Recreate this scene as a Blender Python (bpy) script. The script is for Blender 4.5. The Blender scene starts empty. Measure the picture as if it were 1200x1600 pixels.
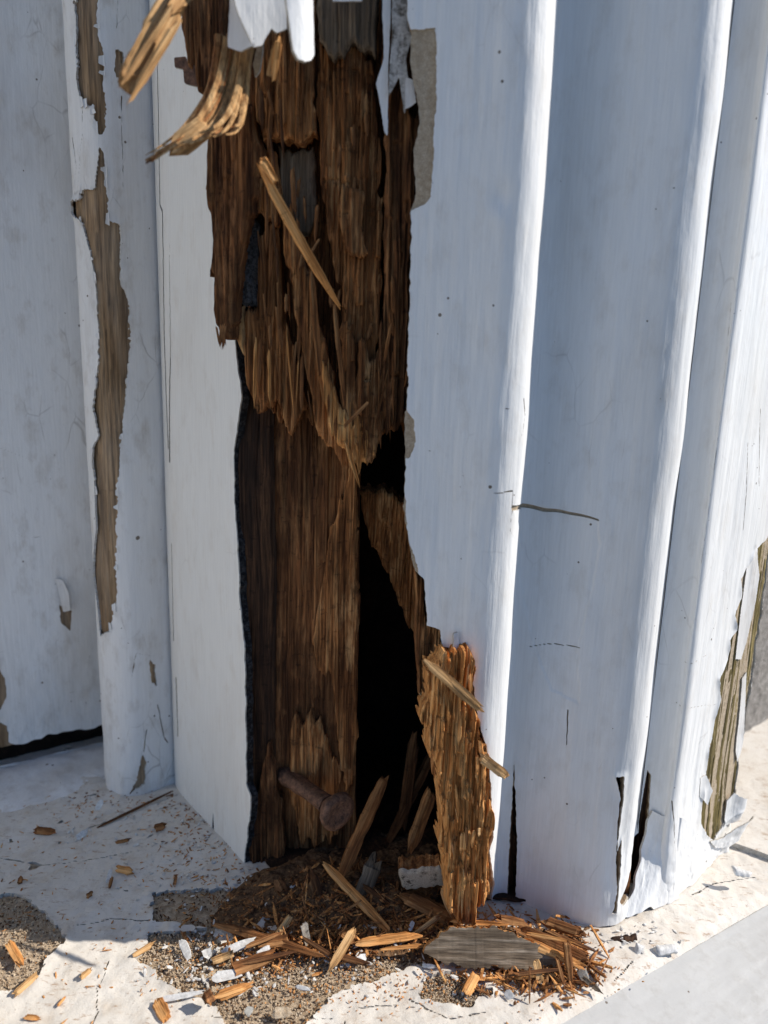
import bpy, math, random
import numpy as np
from mathutils import Vector, Matrix

# ------------------------------------------------------------------ camera, world, sun, exposure
scene = bpy.context.scene
CAM_H = 245.0                                   # mm above the sill
PITCH, ROLL, FPX = math.radians(12.8), math.radians(1.8), 1200.0
_fw = np.array([0, math.cos(PITCH), -math.sin(PITCH)])
_up0 = np.array([0, math.sin(PITCH), math.cos(PITCH)])
_rt0 = np.array([1.0, 0, 0])
RT = _rt0 * math.cos(ROLL) + _up0 * math.sin(ROLL)
UP = _up0 * math.cos(ROLL) - _rt0 * math.sin(ROLL)
FW = _fw
CAM = np.array([0, 0, CAM_H])
cd = bpy.data.cameras.new('camera')
cam = bpy.data.objects.new('camera', cd)
scene.collection.objects.link(cam)
cam.matrix_world = Matrix(((RT[0], UP[0], -FW[0], 0), (RT[1], UP[1], -FW[1], 0),
                           (RT[2], UP[2], -FW[2], CAM_H * .001), (0, 0, 0, 1)))
cd.sensor_fit = 'VERTICAL'; cd.sensor_height = 36; cd.sensor_width = 27
cd.lens = 36 * FPX / 1600
cd.clip_start = .01; cd.clip_end = 200
cd.dof.use_dof = True; cd.dof.focus_distance = .325; cd.dof.aperture_fstop = 8.5
scene.camera = cam

SUN_AZ = math.atan2(0.02, 1.0)                  # direction towards the sun, almost straight +X
SUN_EL = math.radians(38)
w = bpy.data.worlds.new('World'); scene.world = w; w.use_nodes = True
nt = w.node_tree
sky = nt.nodes.new('ShaderNodeTexSky'); sky.sky_type = 'NISHITA'; sky.sun_disc = False; sky.ozone_density = 6.0; sky.air_density = 1.0; sky.dust_density = 0; sky.altitude = 1800
sky.sun_elevation = SUN_EL; sky.sun_rotation = math.pi / 2 - SUN_AZ
bg = nt.nodes['Background']; bg.inputs['Strength'].default_value = .09
nt.links.new(sky.outputs[0], bg.inputs[0])
sd = bpy.data.lights.new('sun', 'SUN'); sd.energy = 4.0; sd.angle = math.radians(.5); sd.color = (1, .94, .86)
sun = bpy.data.objects.new('sun', sd); scene.collection.objects.link(sun)
sdir = Vector((math.cos(SUN_EL) * math.cos(SUN_AZ), math.cos(SUN_EL) * math.sin(SUN_AZ), math.sin(SUN_EL)))
sun.rotation_euler = (-sdir).to_track_quat('-Z', 'Y').to_euler()
sun.location = sdir * 3
scene.view_settings.view_transform = 'Standard'; scene.view_settings.look = 'None'
scene.view_settings.gamma = 1; scene.view_settings.exposure = 0.58
scene.render.engine = 'CYCLES'
scene.render.resolution_x = 768; scene.render.resolution_y = 1024

# ------------------------------------------------------------------ helpers
rnd = random.Random(11)
COL = scene.collection

def ray(px, py):
    return FW + RT * (px - 600) / FPX - UP * (py - 800) / FPX
def Pg(px, py, z=0.0):                          # point of a horizontal plane
    d = ray(px, py); return CAM + d * (z - CAM_H) / d[2]
def Py(px, py, Y):                              # point of the plane y = Y
    d = ray(px, py); return CAM + d * (Y / d[1])

def _h(ix, iy, seed):
    ix = (ix.astype(np.int64) & 0xffffffff).astype(np.uint64); iy = (iy.astype(np.int64) & 0xffffffff).astype(np.uint64)
    n = (ix * np.uint64(374761393) + iy * np.uint64(668265263) + np.uint64(seed * 2246822519 % 4294967296)) & np.uint64(0xffffffff)
    n = ((n ^ (n >> np.uint64(13))) * np.uint64(1274126177)) & np.uint64(0xffffffff)
    n = ((n ^ (n >> np.uint64(15))) * np.uint64(2246822519)) & np.uint64(0xffffffff)
    n = n ^ (n >> np.uint64(16))
    return n.astype(np.float64) / 4294967295.0
def vn(x, y, seed=0):
    x = np.asarray(x, float); y = np.asarray(y, float) + 0 * x; x = x + 0 * y
    ix = np.floor(x); iy = np.floor(y); fx = x - ix; fy = y - iy
    fx = fx * fx * (3 - 2 * fx); fy = fy * fy * (3 - 2 * fy)
    a = _h(ix, iy, seed); b = _h(ix + 1, iy, seed); c = _h(ix, iy + 1, seed); d = _h(ix + 1, iy + 1, seed)
    return ((a * (1 - fx) + b * fx) * (1 - fy) + (c * (1 - fx) + d * fx) * fy) * 2 - 1
def fbm(x, y, seed=0, o=4):
    r = 0; a = 1.0
    for i in range(o):
        r = r + a * vn(x, y, seed + i * 17); x = np.asarray(x) * 2.03 + 5.1; y = np.asarray(y) * 2.03 + 1.7; a *= .5
    return r / 1.9
def sdpoly(a, b, poly):                         # signed distance, positive inside
    poly = np.asarray(poly, float); n = len(poly)
    d = np.full(a.shape, 1e18); s = np.zeros(a.shape, bool)
    for i in range(n):
        p = poly[i]; q = poly[(i + 1) % n]; e = q - p
        wx = a - p[0]; wy = b - p[1]
        t = np.clip((wx * e[0] + wy * e[1]) / (e @ e + 1e-12), 0, 1)
        d = np.minimum(d, (wx - e[0] * t) ** 2 + (wy - e[1] * t) ** 2)
        if e[1] != 0:
            c = ((p[1] > b) != (q[1] > b)) & (a < e[0] * (b - p[1]) / e[1] + p[0])
            s ^= c
    return np.where(s, 1, -1) * np.sqrt(d)
def sdline(a, b, pts, w0, w1=None):             # signed distance outside of a tapered stroke
    pts = np.asarray(pts, float); r = np.full(a.shape, 1e9); w1 = w0 if w1 is None else w1
    n = len(pts) - 1
    for i in range(n):
        p, q = pts[i], pts[i + 1]; e = q - p
        t = np.clip(((a - p[0]) * e[0] + (b - p[1]) * e[1]) / (e @ e + 1e-12), 0, 1)
        dd = np.hypot(a - p[0] - e[0] * t, b - p[1] - e[1] * t)
        r = np.minimum(r, dd - (w0 + (w1 - w0) * (i + t) / n))
    return r

class Curve:                                    # vertical surface swept along a plan line
    def __init__(self, pts, smooth=True, res=.5, zc=None):
        pts = np.asarray(pts, float)
        if smooth:
            out = []
            P = np.vstack([2 * pts[0] - pts[1], pts, 2 * pts[-1] - pts[-2]])
            for i in range(1, len(P) - 2):
                p0, p1, p2, p3 = P[i - 1:i + 3]; L = np.linalg.norm(p2 - p1); n = max(2, int(L / res))
                k = .5
                for j in range(n):
                    t = j / n
                    m1 = k * (p2 - p0) * min(1, 2 * L / (np.linalg.norm(p2 - p0) + 1e-9)); m2 = k * (p3 - p1) * min(1, 2 * L / (np.linalg.norm(p3 - p1) + 1e-9))
                    out.append((2 * t**3 - 3 * t**2 + 1) * p1 + (t**3 - 2 * t**2 + t) * m1 + (-2 * t**3 + 3 * t**2) * p2 + (t**3 - t**2) * m2)
            out.append(pts[-1]); pts = np.array(out)
        self.p = pts; d = np.diff(pts, axis=0); l = np.hypot(d[:, 0], d[:, 1])
        self.s = np.concatenate([[0], np.cumsum(l)]); self.L = self.s[-1]
        t = d / l[:, None]; nn = np.stack([t[:, 1], -t[:, 0]], 1)
        vnm = np.vstack([nn[:1], (nn[1:] + nn[:-1]) / 2, nn[-1:]]); self.n = vnm / np.linalg.norm(vnm, axis=1)[:, None]
        self.t = t; self.ext = len(pts) < 6
    def pos(self, s, z, h=0):
        s = np.asarray(s, float)
        x = np.interp(s, self.s, self.p[:, 0]); y = np.interp(s, self.s, self.p[:, 1])
        lo = np.minimum(s, 0); hi = np.maximum(s - self.L, 0)
        x = x + lo * self.t[0, 0] + hi * self.t[-1, 0]; y = y + lo * self.t[0, 1] + hi * self.t[-1, 1]
        nx = np.interp(s, self.s, self.n[:, 0]); ny = np.interp(s, self.s, self.n[:, 1])
        return np.stack([x + nx * h, y + ny * h, z + 0 * x], -1), np.stack([nx, ny, 0 * nx], -1)
    def un(self, px, py):
        d = ray(px, py); best = None
        for i in range(len(self.p) - 1):
            p, q = self.p[i], self.p[i + 1]; e = q - p
            den = d[0] * e[1] - d[1] * e[0]
            if abs(den) < 1e-12: continue
            t = (p[0] * e[1] - p[1] * e[0]) / den; k = (p[0] * d[1] - p[1] * d[0]) / den
            if t <= 0: continue
            if (k >= 0 or (self.ext and i == 0)) and (k <= 1 or (self.ext and i == len(self.p) - 2)):
                pen = max(0, -k, k - 1) * np.linalg.norm(e)
                c = (pen > .01, pen if pen > .01 else t)
                if best is None or c < best[0]: best = (c, self.s[i] + k * np.linalg.norm(e), CAM_H + t * d[2])
        if best is None:          # ray misses the strip: nearest point of the plan line
            dn = d[:2] / np.linalg.norm(d[:2]); j = int(np.argmin(np.abs(self.p[:, 0] * dn[1] - self.p[:, 1] * dn[0])))
            return self.s[j], CAM_H + d[2] * (self.p[j] @ dn) / np.linalg.norm(d[:2])
        return best[1], best[2]
class Plane:                                    # y = y0 + kx (x-x0) + kz (z-z0); parameters are (x, z)
    def __init__(self, x0, y0, z0, kx=0, kz=0):
        self.o = (x0, y0, z0); self.kx, self.kz = kx, kz
        n = np.array([kx, -1, kz]); self.nv = n / np.linalg.norm(n)
    def pos(self, a, b, h=0):
        y = self.o[1] + self.kx * (a - self.o[0]) + self.kz * (b - self.o[2])
        P = np.stack([a + 0 * y, y, b + 0 * y], -1); n = np.broadcast_to(self.nv, P.shape)
        return P + n * np.asarray(h + 0 * a)[..., None], n
    def un(self, px, py):
        d = ray(px, py); n = self.nv; o = np.array(self.o)
        t = ((o - CAM) @ n) / (d @ n); P = CAM + t * d
        return P[0], P[2]
class Ground:
    def __init__(self, z=0): self.z = z
    def pos(self, a, b, h=0):
        P = np.stack([a, b, self.z + h + 0 * a], -1); return P, np.broadcast_to(np.array([0, 0, 1.0]), P.shape)
    def un(self, px, py):
        p = Pg(px, py, self.z); return p[0], p[1]
def upoly(surf, pts): return np.array([surf.un(*p) for p in pts])

def make_mesh(name, V, faces, mats, smooth=None, mi=None):
    """faces: list of int arrays (n,k); V in mm"""
    me = bpy.data.meshes.new(name)
    V = np.asarray(V, float) * .001
    me.vertices.add(len(V)); me.vertices.foreach_set('co', V.astype(np.float32).ravel())
    loops = np.concatenate([f.ravel() for f in faces]); tot = np.concatenate([np.full(len(f), f.shape[1]) for f in faces])
    me.loops.add(len(loops)); me.loops.foreach_set('vertex_index', loops.astype(np.int32))
    me.polygons.add(len(tot)); st = np.concatenate([[0], np.cumsum(tot)[:-1]])
    me.polygons.foreach_set('loop_start', st.astype(np.int32))
    if smooth is not None: me.polygons.foreach_set('use_smooth', np.concatenate([np.full(len(f), s) for f, s in zip(faces, smooth)]))
    if mi is not None: me.polygons.foreach_set('material_index', np.concatenate([np.full(len(f), m) for f, m in zip(faces, mi)]).astype(np.int32))
    for m in mats: me.materials.append(m)
    me.update(calc_edges=True); me.validate()
    return me
def link(name, me, parent=None, base=(0, 0, 0), kind=None):
    o = bpy.data.objects.new(name, me); COL.objects.link(o)
    if parent: o.parent = parent
    else: o.location = Vector(base) * .001
    if kind: o['kind'] = kind
    return o
def tag(o, label, cat, group=None):
    o['label'] = label; o['category'] = cat
    if group: o['group'] = group
    return o
def thing(name, label, cat, base, group=None):
    o = bpy.data.objects.new(name, None); COL.objects.link(o); o.location = Vector(base) * .001
    o.empty_display_size = .01
    return tag(o, label, cat, group)
def pbase(o):                                   # world position in mm of a top-level parent (children of children too)
    p = np.zeros(3)
    while o is not None: p = p + np.array(o.location) * 1000; o = o.parent
    return p

def sheet(name, surf, A, B, da, db, mat, field=None, disp=None, thick=1.0, rim=None, parent=None, base=None, back=False, smooth=True, kind=None, flip=False, rimjit=0):
    na = max(2, int(round((A[1] - A[0]) / da))); nb = max(2, int(round((B[1] - B[0]) / db)))
    ga = np.linspace(A[0], A[1], na + 1); gb = np.linspace(B[0], B[1], nb + 1)
    GA, GB = np.meshgrid(ga, gb, indexing='ij')
    a = GA.ravel(); b = GB.ravel()
    f = field(a, b) if field is not None else np.ones(a.shape)
    idx = np.arange((na + 1) * (nb + 1)).reshape(na + 1, nb + 1)
    q = np.stack([idx[:-1, :-1], idx[1:, :-1], idx[1:, 1:], idx[:-1, 1:]], -1).reshape(-1, 4)
    ins = f > 0; c = ins[q].sum(1)
    full = q[c == 4]; mixed = q[(c > 0) & (c < 4)]
    ea, eb = list(), list(); cut = {}; n0 = len(a); F3, F4, F5 = [], [], []
    fl = f
    for cell in mixed.tolist():
        poly = []
        for k in range(4):
            i, j = cell[k], cell[(k + 1) % 4]
            if fl[i] > 0: poly.append(i)
            if (fl[i] > 0) != (fl[j] > 0):
                key = (i, j) if i < j else (j, i)
                v = cut.get(key)
                if v is None:
                    t = fl[key[0]] / (fl[key[0]] - fl[key[1]]); t = min(.95, max(.05, t))
                    ea.append(a[key[0]] + (a[key[1]] - a[key[0]]) * t); eb.append(b[key[0]] + (b[key[1]] - b[key[0]]) * t)
                    v = n0 + len(ea) - 1; cut[key] = v
                poly.append(v)
        if len(poly) == 3: F3.append(poly)
        elif len(poly) == 4: F4.append(poly)
        elif len(poly) == 5: F5.append(poly)
        elif len(poly) == 6: F4.append(poly[:4]); F4.append([poly[0]] + poly[3:])
    a = np.concatenate([a, ea]); b = np.concatenate([b, eb])
    faces = [full] + [np.array(x, int) for x in (F3, F4, F5) if x]
    faces = [x for x in faces if len(x)]
    used = np.unique(np.concatenate([x.ravel() for x in faces])); mp = np.full(len(a), -1); mp[used] = np.arange(len(used))
    faces = [mp[x] for x in faces]; a = a[used]; b = b[used]
    h = disp(a, b) if disp is not None else 0 * a
    P, N = surf.pos(a, b, h)
    if flip: faces = [x[:, ::-1] for x in faces]
    E = np.concatenate([np.stack([x, np.roll(x, -1, 1)], -1).reshape(-1, 2) for x in faces])
    key = np.sort(E, 1); k1 = key[:, 0].astype(np.int64) * (len(a) + 1) + key[:, 1]
    _, inv, cnt = np.unique(k1, return_inverse=True, return_counts=True)
    be = E[cnt[inv] == 1]
    bv = np.unique(be); m2 = np.full(len(a), -1); m2[bv] = np.arange(len(bv))
    nV = len(P); V = [P, P[bv]]
    jit = thick * (1 + rimjit * vn(a[bv] / .7, b[bv] / .7, 5))
    V.append(P[bv] - N[bv] * np.asarray(jit)[..., None])
    r0 = nV + m2[be]; r1 = r0 + len(bv)
    rimf = np.stack([r0[:, 1], r0[:, 0], r1[:, 0], r1[:, 1]], -1)
    allf = faces + [rimf]; sm = [smooth] * len(faces) + [False]; mi = [0] * len(faces) + [1]
    if back:
        off = nV + 2 * len(bv); V.append(P - N * thick)
        for x in faces: allf.append(x[:, ::-1] + off); sm.append(smooth); mi.append(1)
    V = np.concatenate(V)
    bs = pbase(parent) if parent else np.array(base if base is not None else (0, 0, 0), float)
    me = make_mesh(name, V - bs, allf, [mat, rim or mat], sm, mi)
    return link(name, me, parent, bs, kind)

def wood_h(a, b, seed, amp=1.0, w=3.6, run=38, fine=1.0):
    a2 = a + 1.1 * vn(a / 9, b / 45, seed) + .35 * vn(a / 2.2, b / 16, seed + 1)
    r = 0
    for k, (ww, rr, am) in enumerate(((w, run, 1.0), (w * .42, run * .6, .55))):
        ci = np.floor(a2 / ww + 7.3 * k); off = _h(ci, ci * 0 + 3, seed + 20 + k) * rr
        si = np.floor((b + off + .8 * vn(a / .9, b / 9, seed + 8)) / rr)
        r = r + am * (_h(ci, si, seed + 40 + k) * 2 - 1)
        fz = (b + off) / rr - np.floor((b + off) / rr); on = _h(ci, np.floor((b + off) / rr), seed + 90 + k) > .45
        r = r - am * .9 * on * np.clip(1 - np.minimum(fz, 1 - fz) * rr / .55, 0, 1)
        fr = a2 / ww + 7.3 * k - ci; r = r - am * 1.1 * np.clip(1 - np.minimum(fr, 1 - fr) * ww / .35, 0, 1)
    r = r + fine * (.42 * vn(a2 / .62, b / 14, seed + 3) + .25 * vn(a2 / .33, b / 6, seed + 4))
    return r * amp

def wood_piece(name, px, Y, mat, parent, kx=0, kz=0, thick=4, seed=1, amp=.7, jag=3.0, da=.36, db=.6, w=3.6, run=38, back=False, rim=None, rnd_edge=1.2, bow=0, sidejag=1.0, fine=1.0, base=None, kind=None):
    px = np.asarray(px, float); c = px.mean(0); o = Py(c[0], c[1], Y)
    pl = Plane(o[0], Y, o[2], kx, kz); poly = upoly(pl, px)
    A = (poly[:, 0].min() - jag * .3 - 1, poly[:, 0].max() + 1 + jag * .3); B = (poly[:, 1].min() - jag - 1, poly[:, 1].max() + jag + 1)
    def field(a, b):
        bb = b + jag * (.45 * vn(a / 1.9, a * 0, seed) + .22 * vn(a / .55, b / 30, seed + 1) + 1.0 * vn(a / 5.5, a * 0, seed + 2))
        aa = a + sidejag * (vn(b / 11, a / 3, seed + 5) + .5 * vn(b / 3.2, a / 2, seed + 6))
        return sdpoly(aa, bb, poly)
    am = (A[0] + A[1]) / 2; aw = (A[1] - A[0]) / 2
    def disp(a, b):
        e = np.clip(field(a, b), 0, 3)
        pit = np.clip(fbm(a / 4.5, b / 16, seed + 60) - .18, 0, 1) * 3.2 * amp
        return wood_h(a, b, seed, amp * 1.35, w, run * 1.5, fine * 1.6) - 1.2 * pit - rnd_edge * np.clip(1 - e / 1.6, 0, 1) ** 2 - bow * ((a - am) / aw) ** 2
    return sheet(name, pl, A, B, da, db, mat, field, disp, thick, rim, parent, base, back, kind=kind, rimjit=.35)

def stick_mesh(name, L, wd, th, seed, mats, bend=0, n=None, fray=.12, k=7, twist=0, taper=(.25, .45)):
    """splinter along local +Z; width X, thickness Y"""
    r = random.Random(seed); n = n or max(6, min(22, int(L / 3.5)))
    V = []; F = []
    rad = [.82 + .36 * r.random() for _ in range(k)]; end0 = [r.random() for _ in range(k)]; end1 = [r.random() for _ in range(k)]
    pw = .45; rad = [x if r.random() < .75 else x * .6 for x in rad]
    for i in range(n + 1):
        t = i / n
        tp = min(1, taper[0] + (1 - taper[0]) * (t / .16)) * min(1, taper[1] + (1 - taper[1]) * ((1 - t) / .28)); 
        wob = 1 + .16 * (r.random() - .5)
        cx = bend * (4 * t * (1 - t)); cy = .10 * th * math.sin(t * 9 + seed)
        for j in range(k):
            an = 2 * math.pi * j / k + twist * t
            c, s = math.cos(an), math.sin(an)
            c = math.copysign(abs(c) ** pw, c); s = math.copysign(abs(s) ** pw, s)
            rr = rad[j] * tp * wob * (1 + .12 * (r.random() - .5))
            z = t * L
            if t < .2: z += (1 - t / .2) * end0[j] * fray * L
            if t > .75: z -= (t - .75) / .25 * end1[j] * fray * L
            V.append((cx + c * wd / 2 * rr, cy + s * th / 2 * rr, z))
    for i in range(n):
        for j in range(k):
            F.append((i * k + j, i * k + (j + 1) % k, (i + 1) * k + (j + 1) % k, (i + 1) * k + j))
    V.append(tuple(np.mean(V[:k], 0))); V.append(tuple(np.mean(V[n * k:(n + 1) * k], 0)))
    T = [((j + 1) % k, j, len(V) - 2) for j in range(k)] + [(n * k + j, n * k + (j + 1) % k, len(V) - 1) for j in range(k)]
    return make_mesh(name, V, [np.array(F), np.array(T)], mats, [False, False], [0, 0])
def place_dir(o, p0, p1, parent=None, side=None):
    p0 = np.asarray(p0, float); p1 = np.asarray(p1, float)
    z = p1 - p0; z = z / np.linalg.norm(z)
    s = np.array(side if side is not None else np.cross(z, CAM - p0), float)
    x = s - z * (s @ z); x /= np.linalg.norm(x); y = np.cross(z, x)
    loc = p0 - (pbase(parent) if parent else 0)
    o.matrix_local = Matrix(((x[0], y[0], z[0], loc[0] * .001), (x[1], y[1], z[1], loc[1] * .001), (x[2], y[2], z[2], loc[2] * .001), (0, 0, 0, 1)))
def stick(name, p0, p1, wd, th, seed, mat, parent=None, bend=0, fray=None, taper=(.5, .6), k=9, side=None, twist=0):
    L = float(np.linalg.norm(np.asarray(p1) - np.asarray(p0)))
    fray = min(.3, (1.2 * wd + 1.0) / L) if fray is None else fray
    if L < 14 and taper == (.5, .6): taper = (.85, .85); fray = min(fray, .16)
    o = link(name, stick_mesh(name, L, wd, th, seed, [mat], bend, fray=fray, k=k, taper=taper, twist=twist), parent)
    place_dir(o, p0, p1, parent, side); return o

# ------------------------------------------------------------------ materials
def mat_new(name):
    m = bpy.data.materials.new(name); m.use_nodes = True; nt = m.node_tree
    return m, nt, nt.nodes['Principled BSDF']
def N(nt, t, **kw):
    n = nt.nodes.new(t)
    for k, v in kw.items():
        if k.startswith('i_'): n.inputs[k[2:].replace('_', ' ')].default_value = v
        else: setattr(n, k, v)
    return n
def noise(nt, vec, scale, detail=4, rough=.55, sc=(1, 1, 1), loc=(0, 0, 0)):
    mp = N(nt, 'ShaderNodeMapping'); mp.inputs['Scale'].default_value = sc; mp.inputs['Location'].default_value = loc
    nt.links.new(vec, mp.inputs[0]); n = N(nt, 'ShaderNodeTexNoise'); n.inputs['Scale'].default_value = scale
    n.inputs['Detail'].default_value = detail; n.inputs['Roughness'].default_value = rough
    nt.links.new(mp.outputs[0], n.inputs['Vector']); return n.outputs['Fac']
def ramp(nt, fac, stops, interp='LINEAR'):
    r = N(nt, 'ShaderNodeValToRGB'); r.color_ramp.interpolation = interp
    while len(r.color_ramp.elements) < len(stops): r.color_ramp.elements.new(.5)
    for e, (p, c) in zip(r.color_ramp.elements, stops):
        e.position = p; e.color = (c, c, c, 1) if not hasattr(c, '__len__') else (*c, 1)
    nt.links.new(fac, r.inputs[0]); return r.outputs[0]
def mix(nt, fac, c1, c2, mode='MIX'):
    m = N(nt, 'ShaderNodeMix', data_type='RGBA', blend_type=mode)
    for s, v in ((m.inputs[0], fac), (m.inputs[6], c1), (m.inputs[7], c2)):
        if hasattr(v, 'links'): nt.links.new(v, s)
        elif isinstance(v, (int, float)): s.default_value = v
        else: s.default_value = (*v, 1)
    return m.outputs[2]
def bump(nt, h, strength, dist, nrm=None):
    b = N(nt, 'ShaderNodeBump'); b.inputs['Strength'].default_value = strength; b.inputs['Distance'].default_value = dist
    nt.links.new(h, b.inputs['Height'])
    if nrm: nt.links.new(nrm, b.inputs['Normal'])
    return b.outputs[0]
def coords(nt): return N(nt, 'ShaderNodeTexCoord').outputs['Object']

def mat_paint(name, col=(.80, .80, .785), dirt=(.50, .44, .36), dirt_amt=.35, spec=.012, rough=.42, streak=.4, grain=(1, 1, .05), lump=.5, crackle=.22):
    m, nt, bs = mat_new(name); v = coords(nt)
    big = noise(nt, v, 22, 5, .6, (1, 1, .35)); fine = noise(nt, v, 900, 3, .6); mid = noise(nt, v, 130, 5, .65, (1, 1, .5))
    st = noise(nt, v, 1100, 2, .5, grain)
    d = ramp(nt, big, [(.50, 0.0), (.80, dirt_amt)]); d2 = ramp(nt, mid, [(.52, 0), (.75, dirt_amt * .8)])
    c = mix(nt, d, col, dirt); c = mix(nt, d2, c, dirt)
    vo = N(nt, 'ShaderNodeTexVoronoi'); vo.inputs['Scale'].default_value = 170; nt.links.new(v, vo.inputs['Vector'])
    n2 = noise(nt, v, 60, 2); sz = ramp(nt, n2, [(.50, 0), (.78, spec * 12)])
    sub = N(nt, 'ShaderNodeMath', operation='LESS_THAN'); nt.links.new(vo.outputs['Distance'], sub.inputs[0]); nt.links.new(sz, sub.inputs[1])
    c = mix(nt, sub.outputs[0], c, (.16, .13, .10))
    stc = ramp(nt, st, [(.3, .93), (.7, 1.0)]); c = mix(nt, 1.0, c, stc, 'MULTIPLY')
    nt.links.new(c, bs.inputs['Base Color'])
    r = ramp(nt, mid, [(.3, rough - .08), (.7, rough + .18)]); nt.links.new(r, bs.inputs['Roughness'])
    dm = N(nt, 'ShaderNodeMapping'); dm.inputs['Scale'].default_value = (1, 1, .42); dv = N(nt, 'ShaderNodeVectorMath', operation='ADD')
    nz = N(nt, 'ShaderNodeTexNoise'); nz.inputs['Scale'].default_value = 55; nt.links.new(v, nz.inputs['Vector'])
    nsc = N(nt, 'ShaderNodeVectorMath', operation='SCALE'); nsc.inputs['Scale'].default_value = .005; nt.links.new(nz.outputs['Color'], nsc.inputs[0])
    nt.links.new(v, dm.inputs[0]); nt.links.new(dm.outputs[0], dv.inputs[0]); nt.links.new(nsc.outputs[0], dv.inputs[1])
    cv = N(nt, 'ShaderNodeTexVoronoi', feature='DISTANCE_TO_EDGE'); cv.inputs['Scale'].default_value = 85; nt.links.new(dv.outputs[0], cv.inputs['Vector'])
    line = ramp(nt, cv.outputs['Distance'], [(.0, 1), (.022, 0)]); msk = ramp(nt, noise(nt, v, 24, 3, .6, loc=(3, 1, 2)), [(.56, 0), (.66, crackle)])
    lm = N(nt, 'ShaderNodeMath', operation='MULTIPLY'); nt.links.new(line, lm.inputs[0]); nt.links.new(msk, lm.inputs[1])
    c = mix(nt, lm.outputs[0], c, (.20, .17, .14)); nt.links.new(c, bs.inputs['Base Color'])
    b = bump(nt, st, streak, .0003); b = bump(nt, mid, lump, .0005, b); b = bump(nt, fine, .25, .0001, b)
    nt.links.new(b, bs.inputs['Normal']); return m
def mat_wood(name, dark, mid, light, sc=1.0, rough=.85, stain=.5, bumpd=.0006, grey=0, spec=.25, white=0, pale=0, crack=.45, ax=(1, 1, .045)):
    m, nt, bs = mat_new(name); v = coords(nt)
    wv = noise(nt, v, 60, 2)
    f1 = noise(nt, v, 420 * sc, 4, .65, ax); f2 = noise(nt, v, 1500 * sc, 3, .6, ax); pt = noise(nt, v, 70 * sc, 5, .62, (1, 1, .3) if ax[2] < 1 else (.5, 1.6, 1.6))
    c = ramp(nt, f1, [(.30, dark), (.50, mid), (.72, light)])
    c2 = ramp(nt, f2, [(.30, .40), (.58, 1.0)]); c = mix(nt, 1.0, c, c2, 'MULTIPLY')
    s = ramp(nt, pt, [(.42, stain), (.62, 0)]); c = mix(nt, s, c, tuple(x * .35 for x in dark))
    if pale: c = mix(nt, ramp(nt, noise(nt, v, 110 * sc, 5, .7, (1, 1, .22)), [(.56, 0), (.70, pale)]), c, (min(.85, light[0] * 1.2), light[1] * 1.15, light[2] * 1.2))
    if grey: c = mix(nt, ramp(nt, noise(nt, v, 50, 4, .6, (1, 1, .25)), [(.45, 0), (.65, grey)]), c, (.20, .18, .155))
    cr = noise(nt, v, 300 * sc, 5, .65, (.6, .6, 1.2)); crf = ramp(nt, cr, [(.33, 1 - crack), (.40, 1)]); c = mix(nt, 1.0, c, crf, 'MULTIPLY')
    if white: c = mix(nt, ramp(nt, noise(nt, v, 230, 5, .7, (1, 1, .4)), [(.60 - white * .1, 0), (.63 - white * .1, 1)]), c, (.62, .60, .56))
    nt.links.new(c, bs.inputs['Base Color']); bs.inputs['Roughness'].default_value = rough
    bs.inputs['Specular IOR Level'].default_value = spec
    b = bump(nt, f1, .9, bumpd); b = bump(nt, f2, .7, bumpd * .4, b); nt.links.new(b, bs.inputs['Normal']); return m
def mat_plain(name, c1, c2, scale, rough=.9, bumpd=.0005, detail=6, spec=.2, contrast=(.35, .65)):
    m, nt, bs = mat_new(name); v = coords(nt)
    a = noise(nt, v, scale, detail, .7); b_ = noise(nt, v, scale * 6, 3, .6)
    c = ramp(nt, a, [(contrast[0], c1), (contrast[1], c2)]); c = mix(nt, 1.0, c, ramp(nt, b_, [(.3, .6), (.65, 1)]), 'MULTIPLY')
    nt.links.new(c, bs.inputs['Base Color']); bs.inputs['Roughness'].default_value = rough; bs.inputs['Specular IOR Level'].default_value = spec
    b = bump(nt, a, .8, bumpd); b = bump(nt, b_, .6, bumpd * .4, b); nt.links.new(b, bs.inputs['Normal']); return m

M = {}
M['paint'] = mat_paint('white_gloss_paint')
M['paint_old'] = mat_paint('old_white_paint', (.78, .77, .75), dirt=(.40, .34, .27), dirt_amt=.6, spec=.02, lump=.8, crackle=.5)
M['paint_board'] = mat_paint('cream_white_paint', (.86, .84, .79), dirt=(.55, .46, .36), dirt_amt=.3, spec=.008, streak=.25, crackle=.12)
M['paint_back'] = mat_plain('paint_underside', (.42, .38, .31), (.62, .58, .50), 300)
M['paint_edge'] = mat_plain('broken_paint_edge', (.50, .44, .35), (.74, .71, .65), 900)
M['paint_chip_edge'] = mat_plain('layered_paint_edge', (.55, .51, .45), (.80, .79, .76), 700)
M['grey_chalk'] = mat_plain('chalky_grey_paint', (.12, .105, .085), (.60, .58, .55), 170, contrast=(.40, .52))
M['primer'] = mat_plain('bare_primer', (.40, .31, .21), (.56, .46, .34), 420, bumpd=.0003)
M['grey_wood'] = mat_wood('weathered_wood', (.16, .090, .042), (.46, .30, .165), (.66, .48, .30), stain=.5, grey=.45, crack=0, sc=.6)
M['green_wood'] = mat_wood('mossy_wood', (.085, .066, .018), (.28, .215, .075), (.50, .39, .18), stain=.6, grey=.12, crack=.1)
M['rot'] = mat_wood('rotten_wood', (.120, .040, .011), (.46, .185, .058), (.76, .42, .175), stain=.66, pale=.5)
M['rot_dark'] = mat_wood('dark_rotten_wood', (.055, .019, .006), (.25, .098, .033), (.50, .25, .10), stain=.68, pale=.4)
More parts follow.
